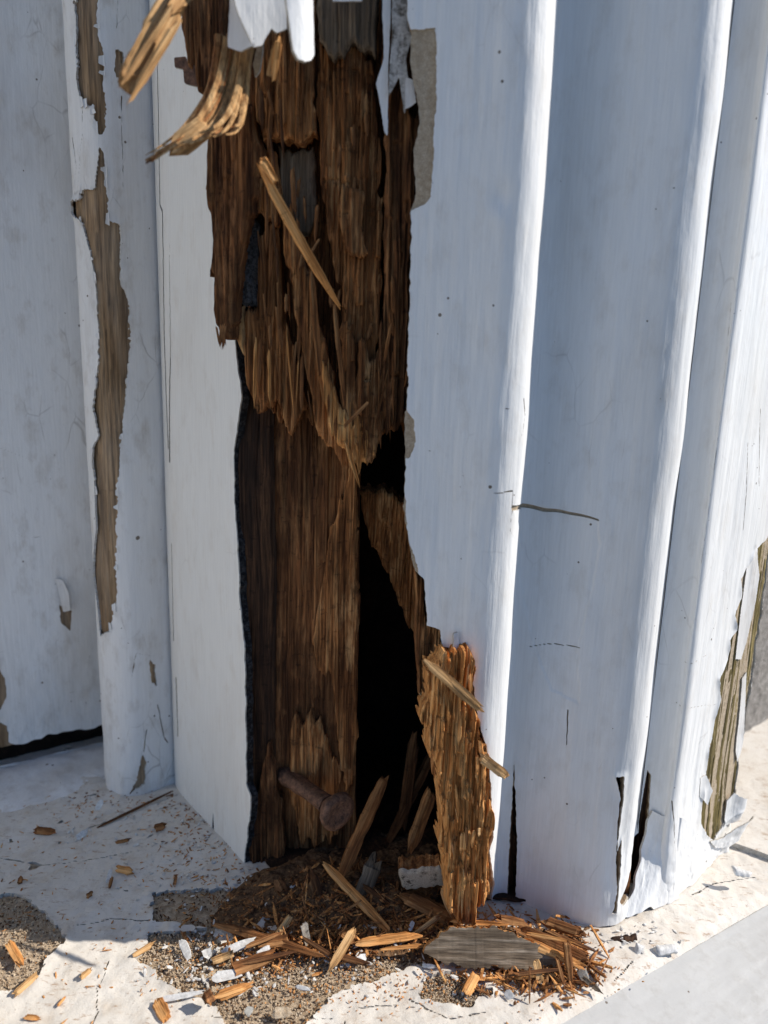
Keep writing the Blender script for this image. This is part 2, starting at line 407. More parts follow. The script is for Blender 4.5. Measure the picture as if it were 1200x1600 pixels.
M['rot_black'] = mat_wood('black_wet_wood', (.020, .009, .005), (.066, .030, .014), (.17, .080, .034), stain=.7, rough=.8)
M['rot_light'] = mat_wood('fresh_rotten_wood', (.34, .115, .028), (.74, .33, .098), (.90, .54, .23), stain=.25, pale=.4)
M['rot_tan'] = mat_wood('tan_split_wood', (.29, .14, .05), (.58, .33, .135), (.78, .51, .25), stain=.2, crack=.15)
M['rot_grey'] = mat_wood('grey_split_wood', (.085, .058, .036), (.20, .145, .095), (.33, .25, .17), stain=.4, grey=.3)
M['mould'] = mat_plain('black_mould', (.008, .008, .009), (.10, .10, .105), 500, rough=.75, contrast=(.45, .75))
M['lint'] = mat_plain('grey_lint', (.02, .02, .022), (.17, .17, .175), 700, rough=1, bumpd=.001)
M['rust'] = mat_plain('rusty_iron', (.055, .024, .013), (.30, .145, .080), 420, rough=.62, bumpd=.0009, spec=.5)
M['sand'] = mat_plain('gritty_mortar', (.36, .25, .15), (.66, .53, .38), 520, bumpd=.0012)
M['stucco'] = mat_plain('grey_stucco', (.20, .185, .165), (.46, .43, .40), 260, bumpd=.003)
M['paving'] = mat_plain('brown_grey_paving', (.10, .085, .065), (.20, .175, .14), 30, bumpd=.002)
M['void'] = mat_plain('black_void_shade', (.006, .004, .003), (.022, .012, .008), 120)  # near-black: shade of the hollow and the panel gap put into the colour
def mat_sill():
    m, nt, bs = mat_new('dirty_sill_paint'); v = coords(nt)
    big = noise(nt, v, 16, 6, .65); mid = noise(nt, v, 90, 6, .7); fine = noise(nt, v, 620, 4, .7); fib = noise(nt, v, 420, 4, .7, (.35, 1, 1))
    c = ramp(nt, big, [(.3, (.68, .645, .585)), (.7, (.60, .545, .465))])
    c = mix(nt, ramp(nt, mid, [(.50, 0), (.74, .55)]), c, (.42, .32, .22))
    c = mix(nt, ramp(nt, fib, [(.59, 0), (.67, .65)]), c, (.30, .17, .085))
    c = mix(nt, ramp(nt, fine, [(.62, 0), (.70, .6)]), c, (.20, .13, .08))
    nt.links.new(c, bs.inputs['Base Color']); bs.inputs['Roughness'].default_value = .75; bs.inputs['Specular IOR Level'].default_value = .25
    b = bump(nt, mid, .7, .0008); b = bump(nt, fine, .7, .0003, b); nt.links.new(b, bs.inputs['Normal']); return m
M['sill'] = mat_sill()
M['fascia'] = mat_paint('grey_white_edge_paint', (.49, .485, .465), dirt=(.30, .28, .25), dirt_amt=.55, streak=.8, grain=(.05, .05, 1), crackle=0)

ZT = 392.0
U = np.array([.765, .644])                      # along the facade
Vd = np.array([-.644, .765])                    # into the wall

# ------------------------------------------------------------------ setting: ground, sill, stone wall
def flat_poly(name, pts, z, mat, kind='structure'):
    V = [(p[0], p[1], z) for p in pts]
    return link(name, make_mesh(name, V, [np.array([list(range(len(pts)))])], [mat]), kind=kind)
flat_poly('ground', [(-9000, -9000), (9000, -9000), (9000, 9000), (-9000, 9000)], -118, M['paving'])

E0, E1 = Pg(860, 1600)[:2], Pg(1200, 1406)[:2]; ED = (E1 - E0) / np.linalg.norm(E1 - E0); EN = np.array([ED[1], -ED[0]])
GR = Ground(0)
def gp(pts): return np.array([Pg(*p)[:2] for p in pts])
peel = [  # places where the sill paint has flaked off, seen as the photograph shows them
    gp([(232, 1458), (330, 1450), (345, 1475), (322, 1490), (318, 1530), (335, 1560), (300, 1560), (262, 1540), (240, 1510), (205, 1500), (228, 1480)]),
    gp([(322, 1500), (370, 1468), (450, 1452), (560, 1450), (650, 1460), (700, 1478), (690, 1510), (640, 1515), (600, 1525), (540, 1545), (490, 1580), (460, 1640), (360, 1640), (345, 1590), (325, 1560)]),
    gp([(0, 1400), (30, 1398), (60, 1420), (85, 1450), (110, 1462), (88, 1480), (68, 1500), (60, 1530), (20, 1545), (-40, 1560), (-40, 1400)]),
    gp([(660, 1530), (715, 1520), (770, 1545), (740, 1568), (700, 1570), (660, 1560)]),
    gp([(235, 1395), (300, 1392), (400, 1385), (420, 1420), (400, 1448), (330, 1452), (238, 1440)]),
]
def sill_field(a, b):
    e = -((a - E0[0]) * EN[0] + (b - E0[1]) * EN[1])
    f = e
    n = 2.6 * fbm(a / 6, b / 6, 3, 5) + .7 * vn(a / .9, b / .9, 4)
    for p in peel: f = np.minimum(f, -(sdpoly(a, b, p) + n))
    f = np.minimum(f, (.60 - fbm(a / 8, b / 8, 88, 5)) * 9 + np.clip((a - 60) / 20, 0, 9))
    for c in scr: f = np.minimum(f, sdline(a + .8 * fbm(a / 3, b / 3, 41), b + .8 * fbm(a / 3, b / 3, 42), c, .42, .28))
    return f
scr = [gp(q) for q in ([(170, 1500), (160, 1530), (150, 1545), (152, 1580), (140, 1610)], [(330, 1590), (420, 1600), (520, 1590)], [(560, 1575), (620, 1568), (650, 1572)], [(0, 1340), (60, 1352), (130, 1345), (220, 1330)], [(130, 1300), (210, 1268), (280, 1240)], [(240, 1440), (180, 1435), (110, 1450)], [(640, 1560), (700, 1590), (760, 1580)], [(990, 1500), (960, 1530)], [(1080, 1400), (1120, 1380), (1180, 1372)])]
def sill_curl(a, b):
    sd = np.full(a.shape, 99.)
    for p in peel: sd = np.minimum(sd, -sdpoly(a, b, p))
    return np.clip(1 - np.abs(sd) / 7, 0, 1) ** 2 * (.5 + .8 * vn(a / 6, b / 6, 55))
def sill_base_h(a, b):
    return .9 * fbm(a / 34, b / 34, 9) + .25 * vn(a / 4, b / 4, 2)
def sill_edge_drop(a, b):
    e = -((a - E0[0]) * EN[0] + (b - E0[1]) * EN[1]); return -3.0 * np.clip(1 - e / 6, 0, 1) ** 2
sill = tag(link('window_sill', None, base=(0, 300, 0)), 'pale dusty painted sill at the foot of the rotten post', 'sill'); sill['kind'] = 'structure'
sheet('paint_layer', GR, (-262, 212), (190, 520), .75, .75, M['sill'], sill_field, lambda a, b: sill_base_h(a, b) + sill_edge_drop(a, b) + 1.0 * sill_curl(a, b) + .18 * fbm(a / 2, b / 2, 6), 1.9, M['paint_edge'], sill, flip=False)
sheet('mortar_bed', GR, (-262, 212), (190, 520), 1.0, 1.0, M['sand'], lambda a, b: -((a - E0[0]) * EN[0] + (b - E0[1]) * EN[1]) - .5, lambda a, b: sill_base_h(a, b) + sill_edge_drop(a, b) - 1.3 + .5 * fbm(a / 1.5, b / 1.5, 12), 1, M['sand'], sill)
# the sill running on outside the frame
o2 = lambda t: tuple(E0 + ED * t)
far = [(-262, 190), (-262, 520), (-900, 520), (-900, -700)]
pL = [(-262, 190), (-262, 520), (-1100, 520), o2((-1100 - E0[0]) / ED[0]), (E0 + ED * ((190 - E0[1]) / ED[1]))]
V = [(p[0], p[1], -1.2) for p in pL]
link('sill_run', make_mesh('sill_run', np.array(V) - np.array([0, 300, 0]), [np.array([list(range(len(V)))])], [M['sill']]), sill)
pR = [(212, 520), (212, 325), (900, 325 + 688 * ED[1] / ED[0]), (900, 900), (212, 900)]
V = [(p[0], p[1], -1.2) for p in pR]
link('sill_run', make_mesh('sill_run', np.array(V) - np.array([0, 300, 0]), [np.array([list(range(len(V)))])], [M['sill']]), sill)
# painted timber edge board below the sill edge
fb = Curve([E0 - ED * 1200, E1 + ED * 700], smooth=False)
class Fascia:
    def pos(self, a, b, h=0):                   # a along, b outwards, sloping down and rounding over
        x = E0[0] + ED[0] * a + EN[0] * b; y = E0[1] + ED[1] * a + EN[1] * b
        z = -3.2 - .16 * b - np.clip(b - 46, 0, 99) ** 2 * .35 + h
        n = np.broadcast_to(np.array([EN[0] * .2, EN[1] * .2, .98]), x.shape + (3,))
        return np.stack([x, y, z], -1), n
edge = tag(sheet('sill_edge_board', Fascia(), (-260, 420), (-1, 62), 2.0, 1.0, M['fascia'], None, lambda a, b: .12 * fbm(a / 20, b / 2, 3), 30, M['fascia'], base=(180, 300, -4), flip=True),
           'smooth grey white painted edge board below the sill at lower right', 'board')

# rendered stone wall beside the post, behind its outer edge
wl = Curve([np.array([150., 385.]), np.array([150., 385.]) + U * 420], smooth=False)
tag(sheet('stucco_wall', wl, (0, 420), (-118, ZT + 40), 3, 3, M['stucco'], None, lambda a, b: 1.6 * fbm(a / 7, b / 7, 2), 20, base=(250, 470, -118)), 'rough grey rendered wall behind the outer edge of the post', 'wall')

# ------------------------------------------------------------------ left panel and its threshold
pc = Curve([np.array([-164., 414.]) - np.array([.84, .543]) * 300, np.array([-164., 414.]) + np.array([.84, .543]) * 60], smooth=False)
door = thing('door_panel', 'flat white painted panel at far left with flaking lower edge', 'door', (-250, 400, 4))
pb = upoly(pc, [(0, 1168), (35, 1165), (70, 1150), (155, 1136)])
flk = [upoly(pc, q) for q in ([(-5, 1040), (8, 1060), (10, 1090), (0, 1110), (-20, 1100)], [(0, 1128), (12, 1135), (14, 1160), (40, 1168), (0, 1180), (-20, 1150)], [(92, 945), (112, 955), (110, 985), (96, 975)])]
def panel_f(a, b):
    zb = np.interp(a, pb[:, 0], pb[:, 1]) + 1.0 * vn(a / 4, a * 0, 1)
    return b - zb
def panel_pf(a, b):
    f = panel_f(a, b) - .2
    for q in flk: f = np.minimum(f, -(sdpoly(a, b, q) + .6 * fbm(a / 3, b / 3, 4)))
    for c in ([(0, 700), (40, 715), (70, 735)], [(85, 1000), (110, 1005), (112, 1015)], [(25, 1095), (40, 1105), (42, 1140)], [(100, 1085), (118, 1080)], [(0, 820), (40, 840), (80, 838)]):
        f = np.minimum(f, sdline(a, b, upoly(pc, c), .16, .10))
    return f
SA = (180, 345)
sheet('board', pc, (0, 360), (0, ZT), 2.5, 1.5, M['grey_wood'], panel_f, lambda a, b: 0 * a - .9, 30, M['grey_wood'], door)
sheet('paint_layer', pc, SA, (-4, ZT), .55, .8, M['paint_old'], panel_pf, lambda a, b: (.5 + .45 * vn(a / 9, b / 11, 77)) * np.clip(1 - (b - 10) / 95, 0, 1) * fbm(a / 5, b / 9, 8) * 1.1 + .25 * vn(a / 30, b / 60, 3), 1.0, M['paint_edge'], door)
sheet('paint_layer', pc, (0, SA[0]), (-4, ZT), 4, 4, M['paint_old'], panel_f, None, 1.0, M['paint_edge'], door)
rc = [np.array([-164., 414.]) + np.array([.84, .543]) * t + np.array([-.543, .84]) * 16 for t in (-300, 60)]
link('recess', make_mesh('recess', np.array([(*rc[0], -3), (*rc[1], -3), (*rc[1], 60), (*rc[0], 60)]) - pbase(door), [np.array([[0, 1, 2, 3]])], [M['void']]), door)  # black sheet carrying the shade of the gap under the panel
# curled flake on the panel
fp = upoly(pc, [(86, 903), (97, 905), (106, 925), (108, 952), (98, 955), (92, 930)])
sheet('paint_flake', pc, (fp[:, 0].min(), fp[:, 0].max()), (fp[:, 1].min(), fp[:, 1].max()), .3, .4, M['paint_old'], lambda a, b: sdpoly(a, b, fp), lambda a, b: 1.2 + 1.3 * ((a - fp[:, 0].min()) / 6) ** 2, .4, M['paint_edge'], door, back=True)
# raised threshold in front of the panel
class Ledge:
    def pos(self, a, b, h=0):
        o = np.array([-164., 414.]); d = np.array([.84, .543]); n = np.array([d[1], -d[0]])
        bb = np.clip(b, 0, 60); off = 46 - 46 * np.cos(np.clip(b / 40, 0, 1) * math.pi / 2) ; z = 1.8 * np.cos(np.clip(b / 40, 0, 1) * math.pi / 2) ** .8 - np.clip(b - 40, 0, 99)
        x = o[0] + d[0] * a + n[0] * (off - 6); y = o[1] + d[1] * a + n[1] * (off - 6)
        P = np.stack([x, y, z + h], -1); return P, np.broadcast_to(np.array([n[0] * .5, n[1] * .5, .7]), P.shape)
tag(sheet('threshold_strip', Ledge(), (-290, 36), (-1, 42), 1.2, .8, M['paint_old'], None, lambda a, b: .9 * fbm(a / 9, b / 9, 21), 3, base=(-240, 400, 0), flip=True), 'low rounded white painted threshold strip below the far left panel', 'threshold')

# ------------------------------------------------------------------ peeling trim strip
sc_ = Curve([(-149, 412), (-150.5, 395), (-149.5, 383), (-146, 375.5), (-140.5, 371), (-133.5, 368.5), (-127.5, 369.5), (-122.5, 373.5), (-117, 379), (-111, 384), (-104, 388)])
trim = thing('trim_strip', 'rounded white trim strip with long peeled band showing grey brown wood', 'trim', (-130, 375, 0))
bot = upoly(sc_, [(150, 1205), (162, 1225), (180, 1245), (205, 1250), (235, 1240), (275, 1228)])
def trim_base(a, b):
    return b - np.interp(a, bot[:, 0], bot[:, 1]) - .4 * vn(a / 2, a * 0, 3)
tp = [upoly(sc_, q) for q in (
    [(122, -60), (160, -60), (152, 30), (160, 80), (163, 140), (166, 200), (156, 214), (146, 180), (145, 165), (130, 162), (124, 120), (120, 40)],
    [(155, 225), (164, 240), (166, 290), (169, 345), (188, 350), (188, 440), (200, 470), (203, 520), (198, 590), (190, 680), (184, 760), (182, 860), (185, 930), (173, 985), (160, 990), (158, 960), (150, 900), (155, 830), (152, 760), (150, 700), (158, 680), (149, 640), (156, 560), (156, 500), (150, 430), (142, 390), (130, 345), (112, 330), (112, 316), (128, 312), (131, 297), (150, 295), (152, 260)],
    [(180, 78), (190, 80), (193, 110), (183, 128), (177, 110)],
    [(228, 1190), (222, 1180), (212, 1215), (203, 1240), (214, 1232), (226, 1222)],
    [(232, 1030), (242, 1040), (243, 1070), (236, 1065)])]
tc = [([(183, 0), (180, 60)], .14, .14), ([(189, 150), (190, 240), (193, 320)], .2, .12), ([(116, 215), (122, 260), (118, 300)], .25, .15), ([(228, 1140), (222, 1190)], .3, .2), ([(245, 1100), (255, 1150), (262, 1160)], .3, .3), ([(262, 820), (268, 1000), (272, 1120)], .35, .55), ([(128, 100), (131, 200), (124, 300)], .16, .12), ([(205, 1060), (212, 1020), (242, 1025)], .2, .15)]
tcs = [(upoly(sc_, c), x, y) for c, x, y in tc]
def trim_f(a, b):
    f = trim_base(a, b) - .2
    n = 1.0 * fbm(a / 1.8, b / 5, 5, 5) + .5 * vn(a / .7, b / .9, 6)
    for q in tp: f = np.minimum(f, -(sdpoly(a, b, q) + n))
    for c, x, y in tcs: f = np.minimum(f, sdline(a + .3 * vn(b / 3, a, 3), b, c, x, y))
    return f
tkeep = upoly(sc_, [(100, 0), (115, 200), (118, 330), (130, 500), (148, 800)])
def trim_d(a, b):
    sd = np.full(a.shape, 9.0)
    for q in tp[:2]: sd = np.minimum(sd, -sdpoly(a, b, q))
    curl = np.clip(1 - sd / 4.5, 0, 1) ** 2 * (.7 + .5 * vn(b / 14, a * 0, 9))
    left = np.interp(b, tkeep[::-1, 1], tkeep[::-1, 0])
    return .75 + 1.1 * curl * (a < left + 9) + .35 * curl + .22 * fbm(a / 6, b / 14, 2) + .5 * np.clip(1 - b / 70, 0, 1) * fbm(a / 5, b / 7, 30)
sheet('wood_core', sc_, (0, sc_.L), (-2, ZT), .5, 1.0, M['grey_wood'], trim_base, lambda a, b: -.1 + wood_h(a, b, 3, .34, 2.2, 120), 6, M['grey_wood'], trim)
tpl = sheet('paint_layer', sc_, (0, sc_.L), (-2, ZT), .38, .6, M['paint_old'], trim_f, trim_d, 1.1, M['paint_chip_edge'], trim)
fr = random.Random(3)
for q, nfl in ((tp[0], 10), (tp[1], 26)):
    for i in range(nfl):
        k = fr.randrange(len(q)); t_ = fr.random(); e = q[k] * (1 - t_) + q[(k + 1) % len(q)] * t_
        if not (0 < e[1] < ZT - 20): continue
        hh = fr.uniform(1.5, 6); ww = fr.uniform(.6, 1.9); sg = 1 if e[0] < q[:, 0].mean() else -1
        pz = np.array([(e[0] - sg * .6, e[1] - hh / 2), (e[0] - sg * .6, e[1] + hh / 2), (e[0] + sg * ww * fr.uniform(.5, 1), e[1] + hh * fr.uniform(.1, .5)), (e[0] + sg * ww, e[1] - hh * fr.uniform(0, .4))])
        sheet('paint_flake', sc_, (pz[:, 0].min(), pz[:, 0].max()), (pz[:, 1].min(), pz[:, 1].max()), .3, .4, M['paint_old'], lambda a, b: sdpoly(a, b, pz) + .12 * vn(a / .5, b / .5, i), lambda a, b: 1.1 + .8 * np.abs(a - e[0]) * fr.uniform(.3, 1.0), .35, M['paint_chip_edge'], tpl, back=True)

# ------------------------------------------------------------------ the corner post
post = thing('white_post', 'rotten white painted corner post with big ragged hole and moulded right face', 'post', (20, 320, 0))
# side board, seen on the left of the hole
wb = Curve([(-111, 381), (-104.5, 371), (-60, 316.5), (-44, 297)], smooth=False)
we = upoly(wb, [(300, -60), (305, 60), (320, 140), (330, 250), (345, 380), (364, 455), (369, 540), (377, 620), (367, 700), (366, 760), (371, 850), (375, 950), (383, 1020), (384, 1130), (385, 1225), (392, 1245), (389, 1290), (384, 1330), (381, 1352)])
wbot = upoly(wb, [(268, 1222), (284, 1250), (318, 1290), (331, 1302), (333, 1268), (335, 1304), (352, 1335), (372, 1358), (395, 1345)])
def wb_f(a, b):
    r = np.interp(b, we[::-1, 1], we[::-1, 0]) + .6 * vn(b / 7, a * 0, 1) + .25 * vn(b / 1.6, a * 0, 2)
    return np.minimum(r - a, b - np.interp(a, wbot[:, 0], wbot[:, 1]) - .5 * vn(a / 1.3, a * 0, 7))
wcr = [(upoly(wb, c), x, y) for c, x, y in (([(247, 0), (246, 110), (250, 320), (254, 330), (257, 540), (263, 700)], .5, .7), ([(265, 380), (266, 560)], .2, .35), ([(266, 560), (265, 720)], .5, 1.0), ([(268, 850), (271, 1000)], .4, .6), ([(275, 1060), (278, 1150)], .9, .7))]
def wb_pf(a, b):
    f = wb_f(a, b) - .25
    for c, x, y in wcr: f = np.minimum(f, sdline(a + .25 * vn(b / 3, a * 0, 3), b, c, x, y))
    return f
sb_obj = sheet('side_board', wb, (0, wb.L), (-2, ZT), .6, .8, M['mould'], wb_f, lambda a, b: -.6 + .2 * vn(a / 3, b / 20, 5), 3.0, M['mould'], post, rimjit=0)
sheet('side_paint', wb, (0, wb.L), (-2, ZT), .45, .7, M['paint_board'], wb_pf, lambda a, b: .12 * fbm(a / 15, b / 40, 3), .6, M['paint_edge'], sb_obj)

# moulded face
mc = Curve([(-34, 287), (-15, 285), (10, 282.5), (24, 280.2), (33, 278.0), (38, 276.9), (42, 276.8), (46, 277.9), (49.4, 280.2), (51.6, 283.4), (52.7, 287), (53.0, 291), (53.6, 296),
            (56.5, 300.0), (61.5, 300.2), (68, 297.2), (75, 293.2), (82, 289.4), (89, 287.2), (95, 285.4), (99.5, 284.6), (103.5, 284.9), (107.2, 286.2), (110.2, 288.6), (112.2, 291.6), (113.2, 295.5), (114.2, 299.5),
            (116.5, 304.4), (121, 306.6), (126, 306.2), (129.4, 304.8), (130.2, 301.9), (133, 302.6), (145, 312.6), (160, 325.2), (173, 336.2), (177.5, 340.6), (177.5, 346), (170, 357)])
ml = upoly(mc, [(636, -70), (635, 30), (642, 50), (640, 100), (652, 160), (655, 190), (646, 240), (649, 300), (642, 330), (641, 400), (638, 500), (635, 560), (637, 600), (632, 660), (633, 740), (630, 790), (638, 850), (648, 893)])
ml2 = upoly(mc, [(648, 893), (662, 905), (667, 978), (686, 982), (690, 1012), (709, 1012), (711, 990), (716, 990), (716, 1012), (735, 1018), (738, 1065), (746, 1120), (758, 1165), (765, 1210), (768, 1260), (771, 1310), (764, 1330), (772, 1375), (780, 1425)])
def mono(p):                                    # left border as a function of height
    z = np.minimum.accumulate(p[:, 1] - np.arange(len(p)) * 1e-4); return z[::-1], p[::-1, 0]
mz, ms = mono(np.vstack([ml, ml2[1:]]))
s_base = lambda px, py: mc.un(px, py)
mbot = upoly(mc, [(690, 1440), (775, 1438), (800, 1428), (870, 1440), (930, 1446), (960, 1444)])
slits = [upoly(mc, q) for q in (
    [(803, 1190), (806, 1250), (808, 1320), (806, 1400), (800, 1435), (786, 1440), (792, 1400), (796, 1310), (800, 1250)],
    [(962, 1214), (976, 1212), (974, 1250), (968, 1290), (964, 1330), (971, 1310), (970, 1350), (965, 1400), (962, 1425), (955, 1425), (963, 1395), (962, 1340), (964, 1290), (969, 1245)])]
face_peel = [upoly(mc, q) for q in (
    [(1200, 840), (1178, 862), (1172, 880), (1158, 905), (1158, 935), (1148, 960), (1150, 985), (1140, 1000), (1138, 1030), (1122, 1060), (1124, 1090), (1116, 1120), (1113, 1150), (1106, 1175), (1104, 1205), (1098, 1232), (1094, 1258), (1092, 1285), (1100, 1303), (1112, 1312), (1128, 1285), (1150, 1262), (1170, 1250), (1300, 1100), (1300, 800)],
    [(641, 45), (680, 42), (683, 120), (679, 200), (674, 308), (664, 318), (646, 326), (630, 326), (630, 45)],
    [(634, 640), (646, 655), (650, 690), (640, 715), (628, 715), (628, 640)],
    [(632, 770), (638, 840), (650, 880), (655, 900), (640, 900), (625, 790)])]
mcr = [(upoly(mc, c), x, y) for c, x, y in (
    ([(803, 793), (850, 796), (900, 803), (935, 811)], 1.0, .4), ([(828, 1009), (870, 1007), (906, 1012)], .22, .30), ([(887, 1110), (885, 1165)], .3, .2),
    ([(640, 702), (676, 704)], .22, .12), ([(768, 770), (801, 766)], .25, .36), ([(802, 765), (801, 800), (798, 830), (806, 842)], .16, .12), ([(818, 622), (820, 650), (815, 680)], .25, .12), ([(790, 637), (803, 639)], .2, .2),
    ([(1070, 1032), (1110, 1020)], .2, .1), ([(1056, 1096), (1120, 1100)], .2, .12), ([(1050, 1250), (1052, 1290), (1050, 1320)], .25, .15),
    ([(1142, 470), (1120, 700), (1095, 880)], .10, .14), ([(1170, 690), (1166, 760), (1160, 830)], .18, .2), ([(1190, 640), (1185, 760)], .2, .2))]
BUR = (mc.un(1016, 1205)[0])
def m_base(a, b):
    l = np.interp(b, mz, ms) + .25 * vn(b / 2.2, a * 0, 1) + .15 * vn(b / .8, a * 0, 2)
    f = np.minimum(a - l, b - np.interp(a, mbot[:, 0], mbot[:, 1]) - .3 * vn(a / 2, a * 0, 4))
    for q in slits + [groove]: f = np.minimum(f, -(sdpoly(a, b, q) - .25 + .25 * vn(b / 1.5, a, 3)))
    return f
groove = upoly(mc, [(1012, 1203), (1018, 1212), (1012, 1290), (1000, 1340), (990, 1375), (972, 1415), (968, 1408), (985, 1365), (996, 1300), (1004, 1250)])
def m_paint(a, b):
    f = m_base(a, b) - .2
    n = .55 * fbm(a / 2.5, b / 5, 15) + .25 * vn(a / .8, b / .8, 16)
    for q in face_peel: f = np.minimum(f, -(sdpoly(a, b, q) + n))
    f = np.minimum(f, -(sdpoly(a, b, groove) + .2 * n))
    for c, x, y in mcr: f = np.minimum(f, sdline(a + .15 * vn(b / 2, a, 3), b + .5 * vn(a / 6, b * 0, 8), c, x, y))
    return f
sB1 = np.interp(48, mc.p[:, 0], mc.s) if False else mc.un(800, 300)[0]
dents = [(mc.un(783, 310), 5, -.9), (mc.un(778, 335), 5, .5), (mc.un(790, 60), 7, .4), (mc.un(770, 760), 6, .3)]
sFace0 = mc.s[np.argmin(np.hypot(mc.p[:, 0] - 130.2, mc.p[:, 1] - 301.6))]; sFace1 = mc.s[np.argmin(np.hypot(mc.p[:, 0] - 173, mc.p[:, 1] - 336.2))]
sBead2 = mc.s[np.argmin(np.hypot(mc.p[:, 0] - 103.5, mc.p[:, 1] - 284.9))]
patch = upoly(mc, [(803, 795), (935, 812), (938, 850), (925, 930), (905, 1010), (905, 1100), (860, 1080), (830, 1000), (812, 900)])
lip = upoly(mc, [(1000, 1180), (1035, 1190), (1040, 1290), (1000, 1330)])
def m_disp(a, b):
    h = .55 * vn(a / 34, b / 30, 91) + .38 * fbm(a / 11, b / 60, 5) + .10 * vn(a / 2.2, b / 25, 6) + .10 * np.clip(fbm(a / 3, b / 5, 66) - .35, 0, 1)
    for (s, z), r, m in dents: h = h + m * np.exp(-(((a - s) / (r * .6)) ** 2 + ((b - z) / r) ** 2))
    h = h - .35 * np.clip((sdpoly(a, b, patch) + .8 * fbm(a / 6, b / 6, 44)) / .7 , 0, 1)
    fa = np.clip((a - sFace0 + 3) / 8, 0, 1); low = np.clip(1 - b / 45, 0, 1)
    h = h + fa * low ** 1.6 * (np.clip(4.2 - (a - sFace0) * .055, 1, 9) + 1.3 * fbm(a / 6, b / 6, 8))                    # paint bulging out at the foot
    gro = np.exp(-((a - (sFace0 - 9)) / 7) ** 2) * np.clip(1 - b / 36, 0, 1) ** .8
    h = h + gro * 6.5                                                              # groove filled at the foot
    h = h + np.clip(1 - b / 90, 0, 1) * .5 * fbm(a / 6, b / 8, 12) * np.clip((a - sBead2 + 8) / 10, 0, 1)
    s1 = np.zeros(a.shape)
    sd = -sdpoly(a, b, face_peel[0]); h = h + .8 * np.clip(1 - np.abs(sd) / 3.2, 0, 1) ** 2 * (.6 + .7 * vn(b / 5, a * 0, 13))
    sl = -sdpoly(a, b, slits[1]); h = h + .6 * np.clip(1 - sl / 3, 0, 1) ** 2
    return h
sheet('moulded_core', mc, (0, mc.L), (-3, ZT), .5, .9, M['primer'], m_base, lambda a, b: m_disp(a, b) - .75 + .10 * fbm(a / .9, b / .9, 3), 2.6, M['grey_wood'], post, rimjit=.3)
mp_obj = sheet('moulded_paint', mc, (0, mc.L), (-3, ZT), .36, .62, M['paint'], m_paint, m_disp, .8, M['paint_edge'], post, rimjit=.2)

# the post, board, trim and wall running on above the frame (coarse)
def run_up(name, cur, s0, s1, mat, parent, h=0.0, z0=ZT - 1, z1=1900):
    ss = np.linspace(s0, s1, 60); A_, _ = cur.pos(ss, 0 * ss + z0, h); B_, _ = cur.pos(ss, 0 * ss + z1, h)
    n = len(ss); V = np.vstack([A_, B_]) - pbase(parent)
    F = np.array([(i, i + 1, n + i + 1, n + i) for i in range(n - 1)])
    link(name, make_mesh(name, V, [F], [mat], [False]), parent)
run_up('upper_board', pc, 0, pc.L, M['paint_old'], door)
run_up('upper_trim', sc_, 0, sc_.L, M['paint_old'], trim)
run_up('upper_side', wb, 0, wb.L + 14, M['paint_board'], post)
run_up('upper_moulding', mc, -14, mc.L, M['paint'], post)
# unseen white post added left of the frame to bounce sun onto the side board
bounce_post = thing('white_post', 'unseen plain white post added left of the frame to bounce sunlight', 'post', (-580, 205, 0))
oc = Curve([(-410, 70), (-448, 115), (-573, 264), (-588, 281)], smooth=False)
run_up('side_board', oc, 0, oc.L, M['paint'], bounce_post, z0=0)
oc2 = Curve([(-668, -147), (-410, 70)], smooth=False)
run_up('front_face', oc2, 0, oc2.L, M['paint'], bounce_post, z0=0)
wall2 = bpy.data.objects['stucco_wall']
run_up('upper_wall', wl, 0, wl.L, M['stucco'], wall2, z0=ZT + 38)

# ------------------------------------------------------------------ inside of the rotten post
def box_sheet(name, pts, mat, parent):          # plain vertical or horizontal quad, points in mm
    V = np.array(pts, float) - pbase(parent)
    return link(name, make_mesh(name, V, [np.array([[0, 1, 2, 3]])], [mat]), parent)
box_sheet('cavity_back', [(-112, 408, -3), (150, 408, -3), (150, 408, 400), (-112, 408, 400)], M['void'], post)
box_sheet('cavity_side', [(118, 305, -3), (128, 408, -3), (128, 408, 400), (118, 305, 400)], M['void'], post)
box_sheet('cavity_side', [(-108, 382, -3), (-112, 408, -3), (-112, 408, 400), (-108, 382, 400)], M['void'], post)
box_sheet('cavity_top', [(-112, 408, 398), (150, 408, 398), (120, 300, 398), (-50, 300, 398)], M['void'], post)  # unseen lid added to keep sky light out of the hollow

CUR = [post]
wp = lambda name, px, Y, mat, **k: wood_piece(name, px, Y, M[mat], CUR[0], **k)
# inner board below, with its straight right edge
wp('inner_board', [(378, 590), (470, 590), (566, 600), (563, 760), (560, 1000), (556, 1210), (556, 1420), (378, 1420)], 326, 'rot_dark', kx=.06, thick=9, seed=21, amp=.42, jag=1, w=6, run=90, rnd_edge=.4, sidejag=.15)
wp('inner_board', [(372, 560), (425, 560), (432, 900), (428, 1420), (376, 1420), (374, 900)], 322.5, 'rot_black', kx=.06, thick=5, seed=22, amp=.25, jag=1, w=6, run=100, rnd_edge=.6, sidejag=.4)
wp('inner_strip', [(486, 1000), (560, 640), (561, 900), (557, 1230), (540, 1240), (520, 1100)], 323.5, 'rot', kx=.05, thick=3, seed=23, amp=.3, jag=6, w=3, run=60, rnd_edge=.8)
wp('inner_strip', [(390, 1250), (420, 1180), (440, 1260), (445, 1400), (388, 1400)], 318, 'rot_dark', thick=4, seed=24, amp=.5, jag=6)
wp('inner_strip', [(455, 1150), (500, 1120), (530, 1200), (528, 1300), (470, 1330), (450, 1240)], 322, 'rot', thick=2, seed=25, amp=.4, jag=8)
